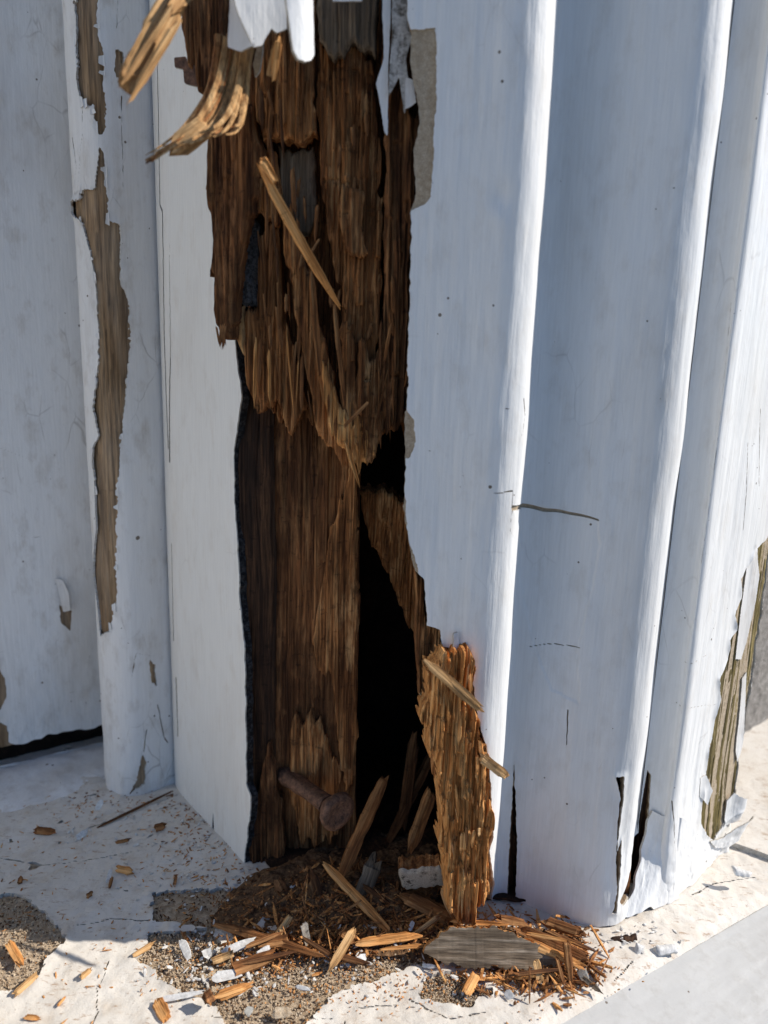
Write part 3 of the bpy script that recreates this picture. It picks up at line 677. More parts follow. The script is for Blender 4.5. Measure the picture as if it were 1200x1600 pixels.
# leaning brace deep in the hole
wp('inner_brace', [(560, 762), (585, 768), (612, 775), (640, 800), (652, 840), (655, 1000), (640, 985), (610, 910), (580, 850)], 338, 'rot', thick=8, seed=26, amp=.7, jag=2, kz=-.15)
wp('inner_brace', [(600, 640), (660, 640), (660, 720), (640, 800), (634, 700), (628, 660)], 345, 'rot_dark', thick=6, seed=27, amp=.6, jag=3)

# rotted mass above
CUR[0] = wp('rotten_backing', [(330, -60), (660, -60), (660, 300), (645, 560), (628, 670), (600, 690), (570, 700), (545, 690), (490, 668), (450, 650), (400, 636), (384, 560), (384, 300)], 316, 'rot_dark', thick=7, seed=31, amp=1.0, jag=4, w=4.2, run=45)
wp('rotten_block', [(399, 62), (424, 48), (444, 46), (462, 82), (489, 92), (493, 212), (470, 224), (440, 218), (408, 214), (398, 150)], 298, 'rot', thick=9, seed=32, amp=.75, jag=2.2, w=3.0, run=60)
wp('rotten_block', [(404, 222), (430, 226), (440, 300), (438, 345), (400, 330), (396, 260)], 303, 'rot', thick=7, seed=33, amp=.6, jag=3)
wp('grey_layer', [(436, 236), (466, 226), (489, 230), (494, 300), (493, 352), (470, 365), (440, 338)], 308, 'rot_grey', thick=4, seed=34, amp=.25, jag=3, w=6, run=90)
wp('rotten_column', [(497, 66), (530, 80), (548, 78), (583, 84), (592, 190), (598, 330), (594, 480), (588, 570), (566, 640), (545, 668), (528, 620), (533, 470), (507, 330), (498, 180)], 301, 'rot', thick=11, seed=35, amp=1.0, jag=5, w=3.4, run=30)
wp('grey_layer', [(490, -60), (594, -60), (592, 40), (586, 86), (548, 72), (540, 84), (500, 78)], 297, 'rot_grey', thick=5, seed=36, amp=.35, jag=3, w=7, run=120)
wp('rotten_column', [(596, 70), (618, 150), (652, 165), (656, 195), (647, 260), (644, 340), (640, 560), (632, 640), (618, 676), (600, 690), (590, 640), (598, 480), (601, 300)], 297, 'rot_dark', thick=9, seed=37, amp=.8, jag=4, w=3.2, run=55)
wp('rotten_column', [(563, 560), (590, 530), (604, 600), (606, 670), (585, 708), (566, 712), (552, 690), (548, 640)], 296, 'rot', thick=8, seed=38, amp=.8, jag=6, w=2.4, run=25)
wp('rotten_column', [(384, 480), (402, 470), (404, 360), (430, 340), (442, 440), (462, 560), (478, 640), (455, 655), (430, 630), (398, 636), (384, 596)], 307, 'rot', thick=8, seed=39, amp=.8, jag=6, w=3.0, run=45)
wp('torn_fan', [(438, 330), (462, 372), (482, 430), (506, 520), (530, 620), (546, 690), (563, 742), (552, 738), (524, 690), (498, 676), (480, 600), (462, 500), (446, 420)], 300, 'rot', thick=5, seed=40, amp=.55, jag=5, w=2.6, run=60)
wp('torn_fan', [(500, 560), (520, 600), (540, 650), (575, 640), (590, 690), (570, 700), (560, 735), (536, 704), (512, 660)], 296, 'rot_light', thick=4, seed=41, amp=.6, jag=9, w=1.8, run=30)
wp('torn_fan', [(530, 480), (548, 500), (560, 640), (548, 676), (536, 640), (528, 560)], 297, 'rot', thick=4, seed=42, amp=.5, jag=8, w=2, run=40)
wp('rotten_block', [(532, 288), (562, 292), (568, 300), (566, 356), (574, 392), (560, 400), (540, 388), (530, 340)], 295, 'rot', thick=5, seed=43, amp=.45, jag=2, w=4, run=40)
core_obj = CUR[0]; CUR[0] = post
# flap hanging in front of the side board
wp('hanging_flap', [(322, 220), (350, 196), (388, 176), (396, 260), (388, 340), (372, 410), (366, 452), (360, 500), (350, 536), (338, 538), (331, 490), (334, 446), (326, 430), (331, 370), (320, 300)], 300, 'rot_dark', kx=-.35, thick=5, seed=44, amp=.5, jag=4, w=3, run=80, back=True)
wp('torn_edge', [(282, -60), (345, -60), (348, 60), (398, 96), (398, 185), (330, 214), (320, 150), (306, 136), (292, 100), (283, 40)], 303, 'rot_dark', kx=-.25, thick=6, seed=45, amp=.7, jag=3, w=3, run=60, back=True)
wp('lint_pad', [(380, 345), (396, 330), (404, 350), (405, 480), (392, 474), (372, 470), (378, 400)], 309, 'lint', thick=3, seed=46, amp=.35, jag=2, w=2, run=6)
wp('board_sliver', [(366, 478), (378, 470), (383, 520), (382, 552), (372, 530)], 308, 'rot_tan', thick=2, seed=47, amp=.2, jag=2)
# lit strip at the right foot of the hole
edge_obj = wp('rotten_edge', [(690, 1030), (700, 1020), (736, 1016), (740, 1075), (748, 1122), (760, 1165), (767, 1210), (772, 1280), (768, 1340), (762, 1400), (748, 1436), (718, 1440), (700, 1424), (694, 1350), (692, 1290), (678, 1180), (664, 1100), (672, 1040)], 273.5, 'rot_light', thick=9, seed=51, amp=1.25, jag=5, w=2.3, run=20, da=.3, db=.45, fine=1.5, bow=.6, kx=.16, sidejag=1.8)
wp('rotten_edge', [(648, 890), (662, 900), (666, 975), (688, 982), (692, 1012), (704, 1040), (690, 1120), (676, 1130), (656, 1080), (648, 990)], 287.5, 'rot', thick=7, seed=52, amp=.55, jag=2.5, w=2.5, run=50, bow=.8)
wp('rotten_edge', [(660, 1070), (690, 1100), (700, 1200), (704, 1400), (696, 1430), (690, 1300), (676, 1190)], 291, 'rot', thick=7, seed=53, amp=.8, jag=4)
wp('rotten_edge', [(766, 1290), (790, 1300), (800, 1240), (806, 1330), (804, 1436), (768, 1440)], 303, 'rot_black', thick=6, seed=54, amp=.6, jag=3)
wp('crack_wood', [(955, 1190), (985, 1190), (985, 1440), (950, 1440)], 294, 'rot_dark', thick=3, seed=55, amp=.3, jag=1, kx=.3)
wp('crack_wood', [(975, 1185), (1024, 1185), (1020, 1300), (1015, 1440), (960, 1440)], 308, 'rot_black', thick=3, seed=56, amp=.3, jag=1, kx=.4)
class Loft:                                     # paint skirt flaring out at the foot of the outer face
    def __init__(self, top, bot):
        T_ = [mc.pos(*[np.array([v]) for v in mc.un(*p)], np.array([1.2]))[0][0] for p in top]; B_ = [Pg(*p) for p in bot]
        self.T = np.array(T_); self.B = np.array(B_); self.k = np.linspace(0, 1, len(T_))
        self.T[:, 2] = np.clip(self.T[:, 2], 8, 60)
    def pos(self, a, b, h=0):
        t = np.stack([np.interp(a, self.k, self.T[:, i]) for i in range(3)], -1); o = np.stack([np.interp(a, self.k, self.B[:, i]) for i in range(3)], -1)
        xy = o[:, :2] + (t[:, :2] - o[:, :2]) * (1 - (1 - np.clip(b, 0, 1)) ** 1.7)[:, None]; z = o[:, 2] + (t[:, 2] - o[:, 2]) * b
        n = np.broadcast_to(np.array([.60, -.70, .38]), (len(a), 3))
        return np.concatenate([xy, z[:, None]], 1) + n * np.asarray(h + 0 * a)[:, None], n
lf = Loft([(1014, 1262), (1034, 1272), (1062, 1276), (1090, 1290), (1106, 1310), (1124, 1318), (1140, 1308)], [(966, 1440), (1000, 1434), (1040, 1416), (1078, 1386), (1108, 1354), (1130, 1326), (1150, 1296)])
sheet('paint_skirt', lf, (0, 1), (-.03, 1), .006, .012, M['paint'], lambda a, b: np.minimum(b - .02 - .05 * np.clip(vn(a * 14, a * 0, 3), 0, 1), a - .02 * (1 + vn(b * 8, a * 0, 4))), lambda a, b: (.9 * fbm(a * 11, b * 3.2, 6) + .15 * fbm(a * 24, b * 9, 7)) * np.clip((1 - b) * 3, 0, 1), 1.0, M['paint_edge'], post, back=True)
# paint remains hanging at the upper right of the hole
def paint_piece(name, px, Y, mat, parent, kx=0, kz=0, thick=.8, seed=1, curl=0, rough=.35, back=True, crack=None, lean=0, base=None, da=.4):
    px = np.asarray(px, float); c = px.mean(0); o = Py(c[0], c[1], Y); pl = Plane(o[0], Y, o[2], kx, kz); poly = upoly(pl, px)
    A = (poly[:, 0].min() - .5, poly[:, 0].max() + .5); B = (poly[:, 1].min() - .5, poly[:, 1].max() + .5)
    f = lambda a, b: sdpoly(a, b, poly) + .3 * rough * vn(a / .9, b / .9, seed) + .4 * rough * vn(a / 3, b / 3, seed + 1)
    am = sum(A) / 2; aw = (A[1] - A[0]) / 2 + 1e-6
    d = lambda a, b: curl * ((a - am) / aw) ** 2 + .2 * fbm(a / 5, b / 9, seed + 2)
    return sheet(name, pl, A, B, da, da * 1.3, M[mat], f, d, thick, M['paint_back'], parent, base, back)
pp = lambda name, px, Y, mat='paint_old', **k: paint_piece(name, px, Y, mat, post, **k)
pp('paint_remnant', [(596, -40), (612, -40), (609, 60), (606, 120), (606, 214), (600, 205), (592, 150), (588, 130), (600, 90)], 291, seed=3)
pp('paint_remnant', [(613, -40), (640, -40), (636, 10), (643, 60), (634, 90), (640, 150), (632, 176), (624, 120), (606, 152), (612, 60)], 289, seed=4, mat='grey_chalk')
pp('paint_remnant', [(634, 120), (646, 125), (650, 160), (640, 168), (632, 172)], 288, seed=5)
pp('paint_flap', [(340, -60), (450, -60), (447, 46), (432, 52), (424, 44), (408, 72), (396, 74), (372, 20), (362, -10)], 268, 'paint', seed=6, curl=.6, kz=.1, kx=.3)
pp('paint_flap', [(360, -10), (372, 15), (398, 70), (376, 80), (356, 74), (358, 30)], 270, 'paint', seed=7, kx=-.6)
pp('paint_flap', [(442, -60), (489, -60), (491, 20), (493, 84), (488, 93), (478, 96), (466, 92), (459, 78), (452, 30)], 258, 'paint', seed=8, kx=.55, curl=-1.2, kz=.10, thick=1.4, rough=.15)
pp('paint_flap', [(512, -60), (568, -60), (566, 2), (520, 2)], 284, 'paint', seed=9, rough=.2)
pp('paint_curl', [(709, 990), (716, 988), (718, 1004), (713, 1022), (708, 1020)], 277, 'paint_old', seed=10, kx=.5)
pp('beige_scrap', [(388, -40), (404, -40), (412, 60), (405, 112), (398, 122), (395, 100), (402, 70)], 284, 'primer', seed=11, kx=-.4)

# splinters still attached to the post
def st(name, a, b, wd, th, seed, mat, Ya, Yb, **k):
    par = (edge_obj if a[1] > 1000 else core_obj) if name == 'sliver' and a[0] > 380 else post
    return stick(name, Py(a[0], a[1], Ya), Py(b[0], b[1], Yb), wd, th, seed, M[mat], par, **k)
st('splinter', (402, 250), (534, 484), 3.6, 2.2, 1, 'rot_light', 275, 293, taper=(.45, .3), bend=.8)
st('splinter', (408, 246), (432, 286), 2.6, 2.0, 2, 'rot_light', 272, 277)
st('splinter', (486, 415), (500, 590), 2.8, 1.5, 3, 'rot', 297, 297)
st('splinter', (522, 470), (540, 640), 2.2, 1.5, 4, 'rot', 294, 295)
st('splinter', (540, 690), (563, 764), 1.4, 1.0, 5, 'rot_light', 295, 297, taper=(.8, .05))
st('splinter', (500, 372), (482, 402), 1.0, .7, 6, 'rot', 296, 294)
st('splinter', (612, 500), (600, 566), 1.6, 1.0, 7, 'rot', 292, 294)
st('splinter', (576, 628), (536, 668), 1.5, 1.0, 8, 'rot', 292, 291)
st('splinter', (660, 1028), (758, 1116), 3.6, 1.8, 9, 'rot_tan', 270, 257, taper=(.5, .5), fray=.16)
st('splinter', (676, 1036), (756, 1108), 2.0, 1.2, 10, 'rot_tan', 269, 257, fray=.1)
st('splinter', (748, 1180), (793, 1214), 4.2, 2.4, 11, 'rot_tan', 271, 260, taper=(.6, .7), fray=.2)
st('splinter', (655, 1080), (678, 1136), 1.5, .9, 12, 'rot_tan', 285, 280, taper=(.8, .05))
# big blurred splinters at the upper left, springing towards the viewer
st('splinter', (318, -90), (190, 152), 7.8, 4.0, 13, 'rot_tan', 282, 246, taper=(.8, .8), fray=.14, k=14)
st('splinter', (286, 20), (196, 168), 2.2, 1.5, 15, 'rot_tan', 257, 244, taper=(.8, .2), fray=.2)
st('splinter', (276, 0), (184, 140), 2.4, 1.6, 16, 'rot_tan', 260, 246, taper=(.8, .3), fray=.2)
st('splinter', (330, -60), (262, 20), 6, 4, 14, 'rot_tan', 284, 258, taper=(.8, .5))
r = random.Random(5)
for i in range(30):
    u = i / 29
    a0 = (342 + 50 * u, 55 + 20 * u); m = (330 + 50 * u + r.uniform(-9, 9), 164 + 20 * u + r.uniform(-16, 16)); e = (228 + 130 * (u ** 2.2) + r.uniform(-2, 16) * (1 if i else 0), 252 - 48 * (u ** 1.4) + r.uniform(-10, 4))
    Y = 283 - 4.5 * r.random(); mm = Py(*m, Y - 7)
    p0, p2 = Py(*a0, Y), Py(*e, Y - 22)
    mid = Py(m[0] + 6, (a0[1] + m[1]) / 2, Y - 2)
    # curved strand: one tube through four points
    pts = [p0, mid, mm, mm * .5 + p2 * .5 + np.array([2, 0, -1.5]), p2]
    n = 14; C_ = []
    for j in range(n + 1):                      # de Casteljau
        t = j / n; q = [np.array(x) for x in pts]
        while len(q) > 1: q = [q[z] * (1 - t) + q[z + 1] * t for z in range(len(q) - 1)]
        C_.append(q[0])
    V = []; F = []; k = 6; wd = r.uniform(.35, 1.5); ra = [r.uniform(.7, 1.25) for _ in range(k)]
    for j in range(n + 1):
        T = C_[min(j + 1, n)] - C_[max(j - 1, 0)]; T /= np.linalg.norm(T); X = np.cross(T, [0, 1, 0]); X /= np.linalg.norm(X); Z = np.cross(T, X)
        tp_ = 1 - .75 * max(0, (j / n - .6) / .4)
        for q in range(k):
            an = 2 * math.pi * q / k; V.append(C_[j] + (X * math.cos(an) * wd + Z * math.sin(an) * .7 * wd) * ra[q] * tp_ * (1 + .2 * (r.random() - .5)))
    for j in range(n):
        for q in range(k): F.append((j * k + q, j * k + (q + 1) % k, (j + 1) * k + (q + 1) % k, (j + 1) * k + q))
    V.append(C_[0]); V.append(C_[-1]); T3 = [((q + 1) % k, q, len(V) - 2) for q in range(k)] + [(n * k + q, n * k + (q + 1) % k, len(V) - 1) for q in range(k)]
    link('torn_strand', make_mesh('torn_strand', np.array(V) - pbase(post), [np.array(F), np.array(T3)], [M['rot_tan'] if i % 4 else M['rot']], [False, False]), post)
st('splinter', (334, 190), (262, 246), 7, 3, 77, 'rot_tan', 268, 261, taper=(.7, .1), fray=.25)
st('splinter', (437, 52), (428, 132), 2.6, 1.8, 78, 'rot_light', 274, 276)  # splinter added to catch the sun for the bright spot on the block
st('splinter', (430, 70), (420, 120), 1.8, 1.2, 79, 'rot_tan', 275, 277)
# slivers over the rotten mass
for i in range(70):
    x = r.uniform(388, 648); y = r.uniform(60, 560) if x > 500 else r.uniform(100, 560)
    L = r.uniform(30, 120); Y = r.uniform(294, 303)
    if x < 470 and y < 215: Y -= 4
    if x < 400: continue
    lean = r.gauss(0, 5)
    st('sliver', (x, y), (x + lean, y + L), r.uniform(.7, 2.0), r.uniform(.5, 1.1), 100 + i, r.choice(['rot', 'rot', 'rot_dark', 'rot']), Y + 3.5, Y - r.uniform(-.5, 1.8), taper=(.8, .25), k=5)
for i in range(26):                              # frayed lower fringe
    x = r.uniform(392, 622); yb = np.interp(x, [385, 430, 480, 520, 556, 590, 622], [625, 632, 655, 690, 722, 700, 660])
    st('sliver', (x - r.uniform(-4, 6), yb - r.uniform(40, 130)), (x + r.gauss(0, 9), yb + r.uniform(-25, 16)), r.choice([.4, .6, .8, 1.6]), r.uniform(.4, .8), 200 + i, r.choice(['rot', 'rot_light', 'rot']), np.interp(x, [400, 500, 600], [306, 301, 298]), np.interp(x, [400, 500, 600], [302, 295, 293]) - r.uniform(0, 2), taper=(.5, .06), k=5)
for i in range(34):                              # fibres of the lit edge
    x = r.uniform(690, 764); y = r.uniform(1030, 1400); xm = np.interp(y, [1030, 1150, 1250, 1400], [736, 752, 768, 758]); x = min(x, xm - 4); x = max(x, np.interp(y, [1030, 1200, 1300, 1400], [680, 690, 696, 702]))
    L = r.uniform(14, 60); st('sliver', (x, y), (x + r.gauss(0, 3), min(y + L, 1436)), r.uniform(.6, 1.8), r.uniform(.5, 1.0), 300 + i, r.choice(['rot_light', 'rot_tan', 'rot_light', 'rot']), 274.0, 272.6 - r.uniform(0, 1.5), taper=(.4, .15), k=5)
for i in range(9):
    st('sliver', (346 + r.uniform(-9, 9), 505), (343 + r.gauss(0, 7), 540 + r.uniform(0, 9)), .8, .6, 400 + i, 'rot', 299, 297, taper=(.8, .1), k=5)
# rusty bracket scrap
pp('rusty_plate', [(272, 90), (290, 88), (293, 100), (314, 104), (318, 137), (302, 134), (288, 130), (286, 108), (273, 105)], 306, 'rust', seed=12, thick=1.2, rough=.1)

# lifted paint at the outer edge of the post
fm = lambda name, px, h0, mat='paint', curl=1.5, d=(1, 0), seed=1: _flake(name, px, h0, mat, curl, d, seed)
def _flake(name, px, h0, mat, curl, d, seed):
    poly = upoly(mc, px); A = (poly[:, 0].min() - .3, poly[:, 0].max() + .3); B = (poly[:, 1].min() - .3, poly[:, 1].max() + .3)
    f = lambda a, b: sdpoly(a, b, poly) + .2 * vn(a / .8, b / .8, seed)
    g = lambda a, b: m_disp(a, b) + h0 + curl * (np.clip((d[0] * (a - A[0]) / (A[1] - A[0]) + d[1] * (b - B[0]) / (B[1] - B[0])), 0, 2)) ** 2
    return sheet(name, mc, A, B, .3, .4, M[mat], f, g, .5, M['paint_back'], mp_obj, back=True)
core2 = None
_flake('paint_flake', [(1128, 1290), (1132, 1250), (1140, 1236), (1152, 1243), (1156, 1262), (1150, 1278)], .3, 'paint', 4, (1, .3), 2)
_flake('paint_flake', [(1104, 1312), (1120, 1304), (1150, 1268), (1153, 1285), (1142, 1305), (1128, 1318), (1112, 1322)], .2, 'paint', 5, (.9, .5), 3)
_flake('paint_flake', [(1172, 858), (1182, 850), (1184, 900), (1178, 940), (1166, 1000), (1158, 1030), (1150, 1030), (1158, 960), (1166, 900)], -.1, 'paint_old', .8, (1, 0), 4)
_flake('paint_flake', [(1160, 1060), (1166, 1050), (1164, 1110), (1158, 1170), (1152, 1190), (1150, 1170), (1156, 1110)], -.1, 'paint_old', .8, (1, 0), 5)
_flake('paint_flake', [(1094, 1215), (1102, 1210), (1106, 1232), (1100, 1255), (1092, 1244)], .2, 'paint', 2, (1, 0), 6)
# mossy bare wood on that edge, slightly proud of the primer
ew = face_peel[0]
sheet('bare_edge', mc, (ew[:, 0].min() - 2, mc.L), (-2, 250), .4, .8, M['green_wood'], lambda a, b: sdpoly(a, b, ew) + 1.0, lambda a, b: m_disp(a, b) - .65 + wood_h(a, b, 61, .35, 2.6, 70), 2, M['green_wood'], post)


# ------------------------------------------------------------------ nail
nail = thing('rusty_nail', 'thick rusty nail sticking out of the dark inner board', 'nail', Py(452, 1225, 323))
nh0, nh1 = Py(446, 1212, 325), Py(524, 1266, 297)
def revolve(name, prof, k, seed, mat, parent, p0, p1, wob=.08):
    r_ = random.Random(seed); V = []; F = []
    ra = [1 + wob * (r_.random() - .5) * 2 for _ in range(k)]
    for i, (z, rr) in enumerate(prof):
        for j in range(k):
            an = 2 * math.pi * j / k; q = rr * (ra[j] * .7 + .3 + wob * (r_.random() - .5)); V.append((q * math.cos(an), q * math.sin(an), z + wob * 2 * (r_.random() - .5)))
    for i in range(len(prof) - 1):
        for j in range(k): F.append((i * k + j, i * k + (j + 1) % k, (i + 1) * k + (j + 1) % k, (i + 1) * k + j))
    T = [tuple((len(prof) - 1) * k + j for j in range(k))]
    o = link(name, make_mesh(name, V, [np.array(F), np.array(T)], [mat], [True, False]), parent); place_dir(o, p0, p1, parent); return o
NL = float(np.linalg.norm(nh1 - nh0))
revolve('shaft', [(-2, 4.0), (2, 4.6), (6, 3.8), (11, 4.2), (16, 3.7), (NL - 8, 4.0), (NL - 5, 4.6)], 14, 3, M['rust'], nail, nh0, nh1, .16)
revolve('head', [(NL - 6, 3.6), (NL - 4, 5.0), (NL - 1.5, 7.0), (NL, 8.2), (NL + 1.8, 8.6), (NL + 3.0, 7.8), (NL + 3.2, 5.4), (NL + 2.2, 2.9), (NL + 2.0, .6)], 20, 4, M['rust'], nail, nh0, nh1, .10)

# ------------------------------------------------------------------ loose debris
M['grey_paint'] = mat_plain('speckled_old_paint', (.07, .05, .035), (.43, .375, .305), 300, contrast=(.39, .47), bumpd=.00012, detail=10)
M['fragment'] = mat_wood('painted_weathered_wood', (.10, .068, .042), (.27, .20, .135), (.48, .40, .31), stain=.6, crack=0, ax=(.05, 1, 1), bumpd=.0005)
M['paint_chip'] = mat_plain('paint_chip', (.66, .64, .60), (.80, .79, .76), 120, rough=.5, bumpd=.00008)
M['chip_grey'] = mat_plain('grey_paint_chip', (.26, .25, .22), (.46, .45, .42), 160)
M['crumb'] = mat_plain('brown_rot_dust', (.06, .030, .015), (.30, .17, .085), 420, bumpd=.0012)
M['grit'] = mat_plain('tan_grit', (.42, .29, .17), (.74, .62, .46), 260)
M['white_crumb'] = mat_plain('white_crumb', (.60, .57, .52), (.80, .78, .74), 300)

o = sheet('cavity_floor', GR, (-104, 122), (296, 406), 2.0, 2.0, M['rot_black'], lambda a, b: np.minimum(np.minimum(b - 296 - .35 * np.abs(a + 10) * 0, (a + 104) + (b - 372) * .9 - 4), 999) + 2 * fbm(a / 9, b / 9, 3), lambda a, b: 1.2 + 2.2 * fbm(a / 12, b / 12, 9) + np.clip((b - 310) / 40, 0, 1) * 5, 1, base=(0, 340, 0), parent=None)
tag(o, 'black wet rot covering the floor inside the hole', 'rot layer')
# bed of rot dust and fragments on the sill, inside and in front of the hole
bed = gp([(372, 1372), (430, 1352), (560, 1290), (690, 1300), (700, 1440), (770, 1436), (930, 1444), (928, 1500), (900, 1540), (820, 1545), (740, 1515), (640, 1500), (560, 1502), (470, 1490), (380, 1470), (330, 1440)])
bed2 = gp([(380, 1368), (430, 1348), (560, 1270), (720, 1270), (720, 1430), (600, 1445), (500, 1440), (400, 1425)])
def bed_f(a, b): return sdpoly(a, b, bed) + 3.0 * fbm(a / 5, b / 5, 71) + 1.0 * vn(a / 1.3, b / 1.3, 72)
def bed_d(a, b):
    e = np.clip(bed_f(a, b), 0, 30)
    return sill_base_h(a, b) - .8 + np.clip(e / 6, 0, 1) * (1.4 + 1.2 * fbm(a / 4, b / 4, 73)) + .8 * np.clip(sdpoly(a, b, bed2) / 10, 0, 1) * (4 + 2 * fbm(a / 7, b / 7, 75)) + .55 * np.clip(e / 2, 0, 1) * fbm(a / 1.1, b / 1.1, 74)
o = sheet('rot_dust', GR, (bed[:, 0].min() - 5, bed[:, 0].max() + 5), (bed[:, 1].min() - 5, 400), .55, .55, M['crumb'], bed_f, bed_d, .8, M['crumb'], base=(20, 300, 0), kind='stuff')
tag(o, 'brown rot dust heaped along the foot of the rotten hole', 'dust')

_gx, _gy = np.meshgrid(np.arange(-280, 240.), np.arange(180, 460.), indexing='ij')
_H0 = sill_base_h(_gx.ravel(), _gy.ravel()); _HB = np.where(bed_f(_gx.ravel(), _gy.ravel()) > 0, bed_d(_gx.ravel(), _gy.ravel()), -99)
_HG = np.maximum(_H0, _HB).reshape(_gx.shape); _H0 = _H0.reshape(_gx.shape)
def _look(A_, x, y): return float(A_[min(519, max(0, int(x + 280.5))), min(279, max(0, int(y - 179.5)))])
def gz(x, y): return _look(_HG, x, y)           # height of the sill surface in mm
SEED = [1000]
def gstick(name, label, cat, a, b, wd, th, mat, group=None, **k):
    """a, b: (px, py, height above the sill at that spot)"""
    SEED[0] += 1
    p0 = Pg(a[0], a[1], a[2]); p1 = Pg(b[0], b[1], b[2])
    p0 = p0 + np.array([0, 0, gz(*p0[:2])]); p1 = p1 + np.array([0, 0, gz(*p1[:2])])
    o = stick(name, p0, p1, wd, th, SEED[0], M[mat], None, side=k.pop('side', None), **k)
    return tag(o, label, cat, group)
def hstick(name, label, a, b, Ya, Yb, wd, th, mat, **k):
    SEED[0] += 1
    return tag(stick(name, Py(a[0], a[1], Ya), Py(b[0], b[1], Yb), wd, th, SEED[0], M[mat], None, **k), label, 'splinter')
# standing or leaning inside the hole
hstick('splinter', 'dark splinter leaning inside the hole just right of the nail head', (604, 1208), (518, 1402), 322, 296, 5.2, 2.6, 'rot', taper=(.7, .25), fray=.08)
hstick('splinter', 'broad dark splinter standing against the right inside of the hole', (676, 1230), (636, 1342), 318, 305, 6.0, 3.0, 'rot', taper=(.7, .3), fray=.15)
hstick('splinter', 'dim upright splinter deep in the black gap', (650, 1140), (628, 1300), 345, 335, 6, 3, 'rot_dark', taper=(.5, .6))
hstick('splinter', 'second dim splinter deep in the black gap, leaning left', (690, 1150), (600, 1330), 350, 330, 5, 3, 'rot_dark', taper=(.5, .6))
hstick('splinter', 'thin golden splinter slanting down from the nail towards the front', (503, 1346), (612, 1460), 299, 276, 3.8, 2.4, 'rot_light', taper=(.4, .6), fray=.06)
hstick('splinter', 'grey brown stub standing in the middle of the hole floor', (592, 1330), (545, 1462), 303, 288, 8.5, 4, 'rot_grey', taper=(.7, .8), fray=.3)
hstick('splinter', 'dark stub standing below the nail at the hole floor', (480, 1352), (508, 1468), 300, 286, 7, 4, 'rot_dark', taper=(.6, .8), fray=.3)
hstick('splinter', 'dark forked stub at the left of the hole floor', (432, 1370), (470, 1452), 300, 288, 6, 3, 'rot_dark', taper=(.5, .7), fray=.3)
hstick('splinter', 'brown curved splinter lying below the pale block', (618, 1396), (722, 1452), 292, 280, 6.5, 3.2, 'rot', taper=(.2, .8), bend=-1.5)
hstick('splinter', 'short dark splinter crossing behind the golden one', (560, 1380), (640, 1440), 296, 286, 4, 2.5, 'rot_dark')
hstick('splinter', 'narrow torn strip beside the foot of the orange edge', (690, 1380), (712, 1440), 283, 280, 4.5, 2, 'rot_tan', taper=(.8, .3), fray=.3)
def slab(name, label, cat, px, Y, mat, kx=0, kz=0, thick=4, seed=1, rim='rot', amp=.25, jag=1.0, **k):
    k.pop('w', 0); k.pop('run', 0)
    o = wood_piece(name, px, Y, M[mat], None, kx=kx, kz=kz, thick=thick, seed=seed, amp=amp * .25, w=14, run=200, fine=.4, jag=jag, back=True, rim=M[rim], base=Pg(*np.mean(px, 0)), **k)
    return tag(o, label, cat)
slab('painted_block', 'small pale painted block wedged at the right of the hole floor', 'block', [(622, 1362), (650, 1360), (694, 1358), (698, 1386), (660, 1392), (626, 1390)], 288, 'grey_paint', kz=-.2, thick=6, seed=81)
slab('painted_fragment', 'large wedge shaped weathered wood fragment with worn grey paint lying in front of the hole', 'fragment', [(662, 1488), (670, 1472), (688, 1466), (694, 1456), (722, 1449), (744, 1447), (752, 1453), (800, 1457), (812, 1466), (840, 1471), (856, 1485), (872, 1498), (866, 1508), (836, 1511), (848, 1520), (800, 1515), (772, 1518), (740, 1512), (700, 1509)], 261, 'fragment', kz=.75, kx=.05, thick=5, seed=82, rim='rot_light', amp=.2, jag=1.4, rnd_edge=.15, sidejag=.9)
slab('paint_plate', 'thin grey paint plate lying flat in front of the painted fragment', 'paint chip', [(664, 1520), (700, 1526), (722, 1545), (735, 1565), (700, 1556), (668, 1546)], 254.5, 'chip_grey', kz=3.2, thick=.8, seed=83, rim='paint_back', amp=.06, jag=.4)
slab('paint_plate', 'dark grey green paint plate tucked under another on the sill', 'paint chip', [(655, 1536), (690, 1545), (712, 1566), (690, 1572), (662, 1566)], 252.5, 'chip_grey', kz=3.2, thick=.6, seed=84, rim='paint_back', amp=.06, jag=.5)
slab('paint_plate', 'rectangular white paint chip on the sill near its right edge', 'paint chip', [(1024, 1473), (1058, 1474), (1062, 1486), (1030, 1489), (1022, 1481)], 271, 'paint_chip', kz=2.0, thick=1.6, seed=85, rim='paint_chip', amp=.04, jag=.2)
slab('paint_plate', 'pointed white paint chip left of the rectangular one', 'paint chip', [(998, 1472), (1010, 1478), (1006, 1490), (996, 1508), (992, 1496)], 270, 'paint_chip', kz=.8, thick=1.0, seed=86, rim='paint_chip', amp=.04, jag=.2)
slab('bark_flake', 'dark brown flake on the sill beneath the flared paint foot', 'flake', [(953, 1460), (970, 1456), (996, 1460), (998, 1472), (975, 1474), (956, 1472)], 277, 'rot_black', kz=1.2, thick=2, seed=87, rim='rot_dark', amp=.2)
slab('paint_plate', 'curled white paint flake at the outer corner of the post foot', 'paint chip', [(1142, 1352), (1158, 1356), (1176, 1362), (1168, 1370), (1150, 1368)], 310, 'paint_chip', kz=1.6, thick=.8, seed=89, rim='paint_chip', amp=.1, jag=.4)
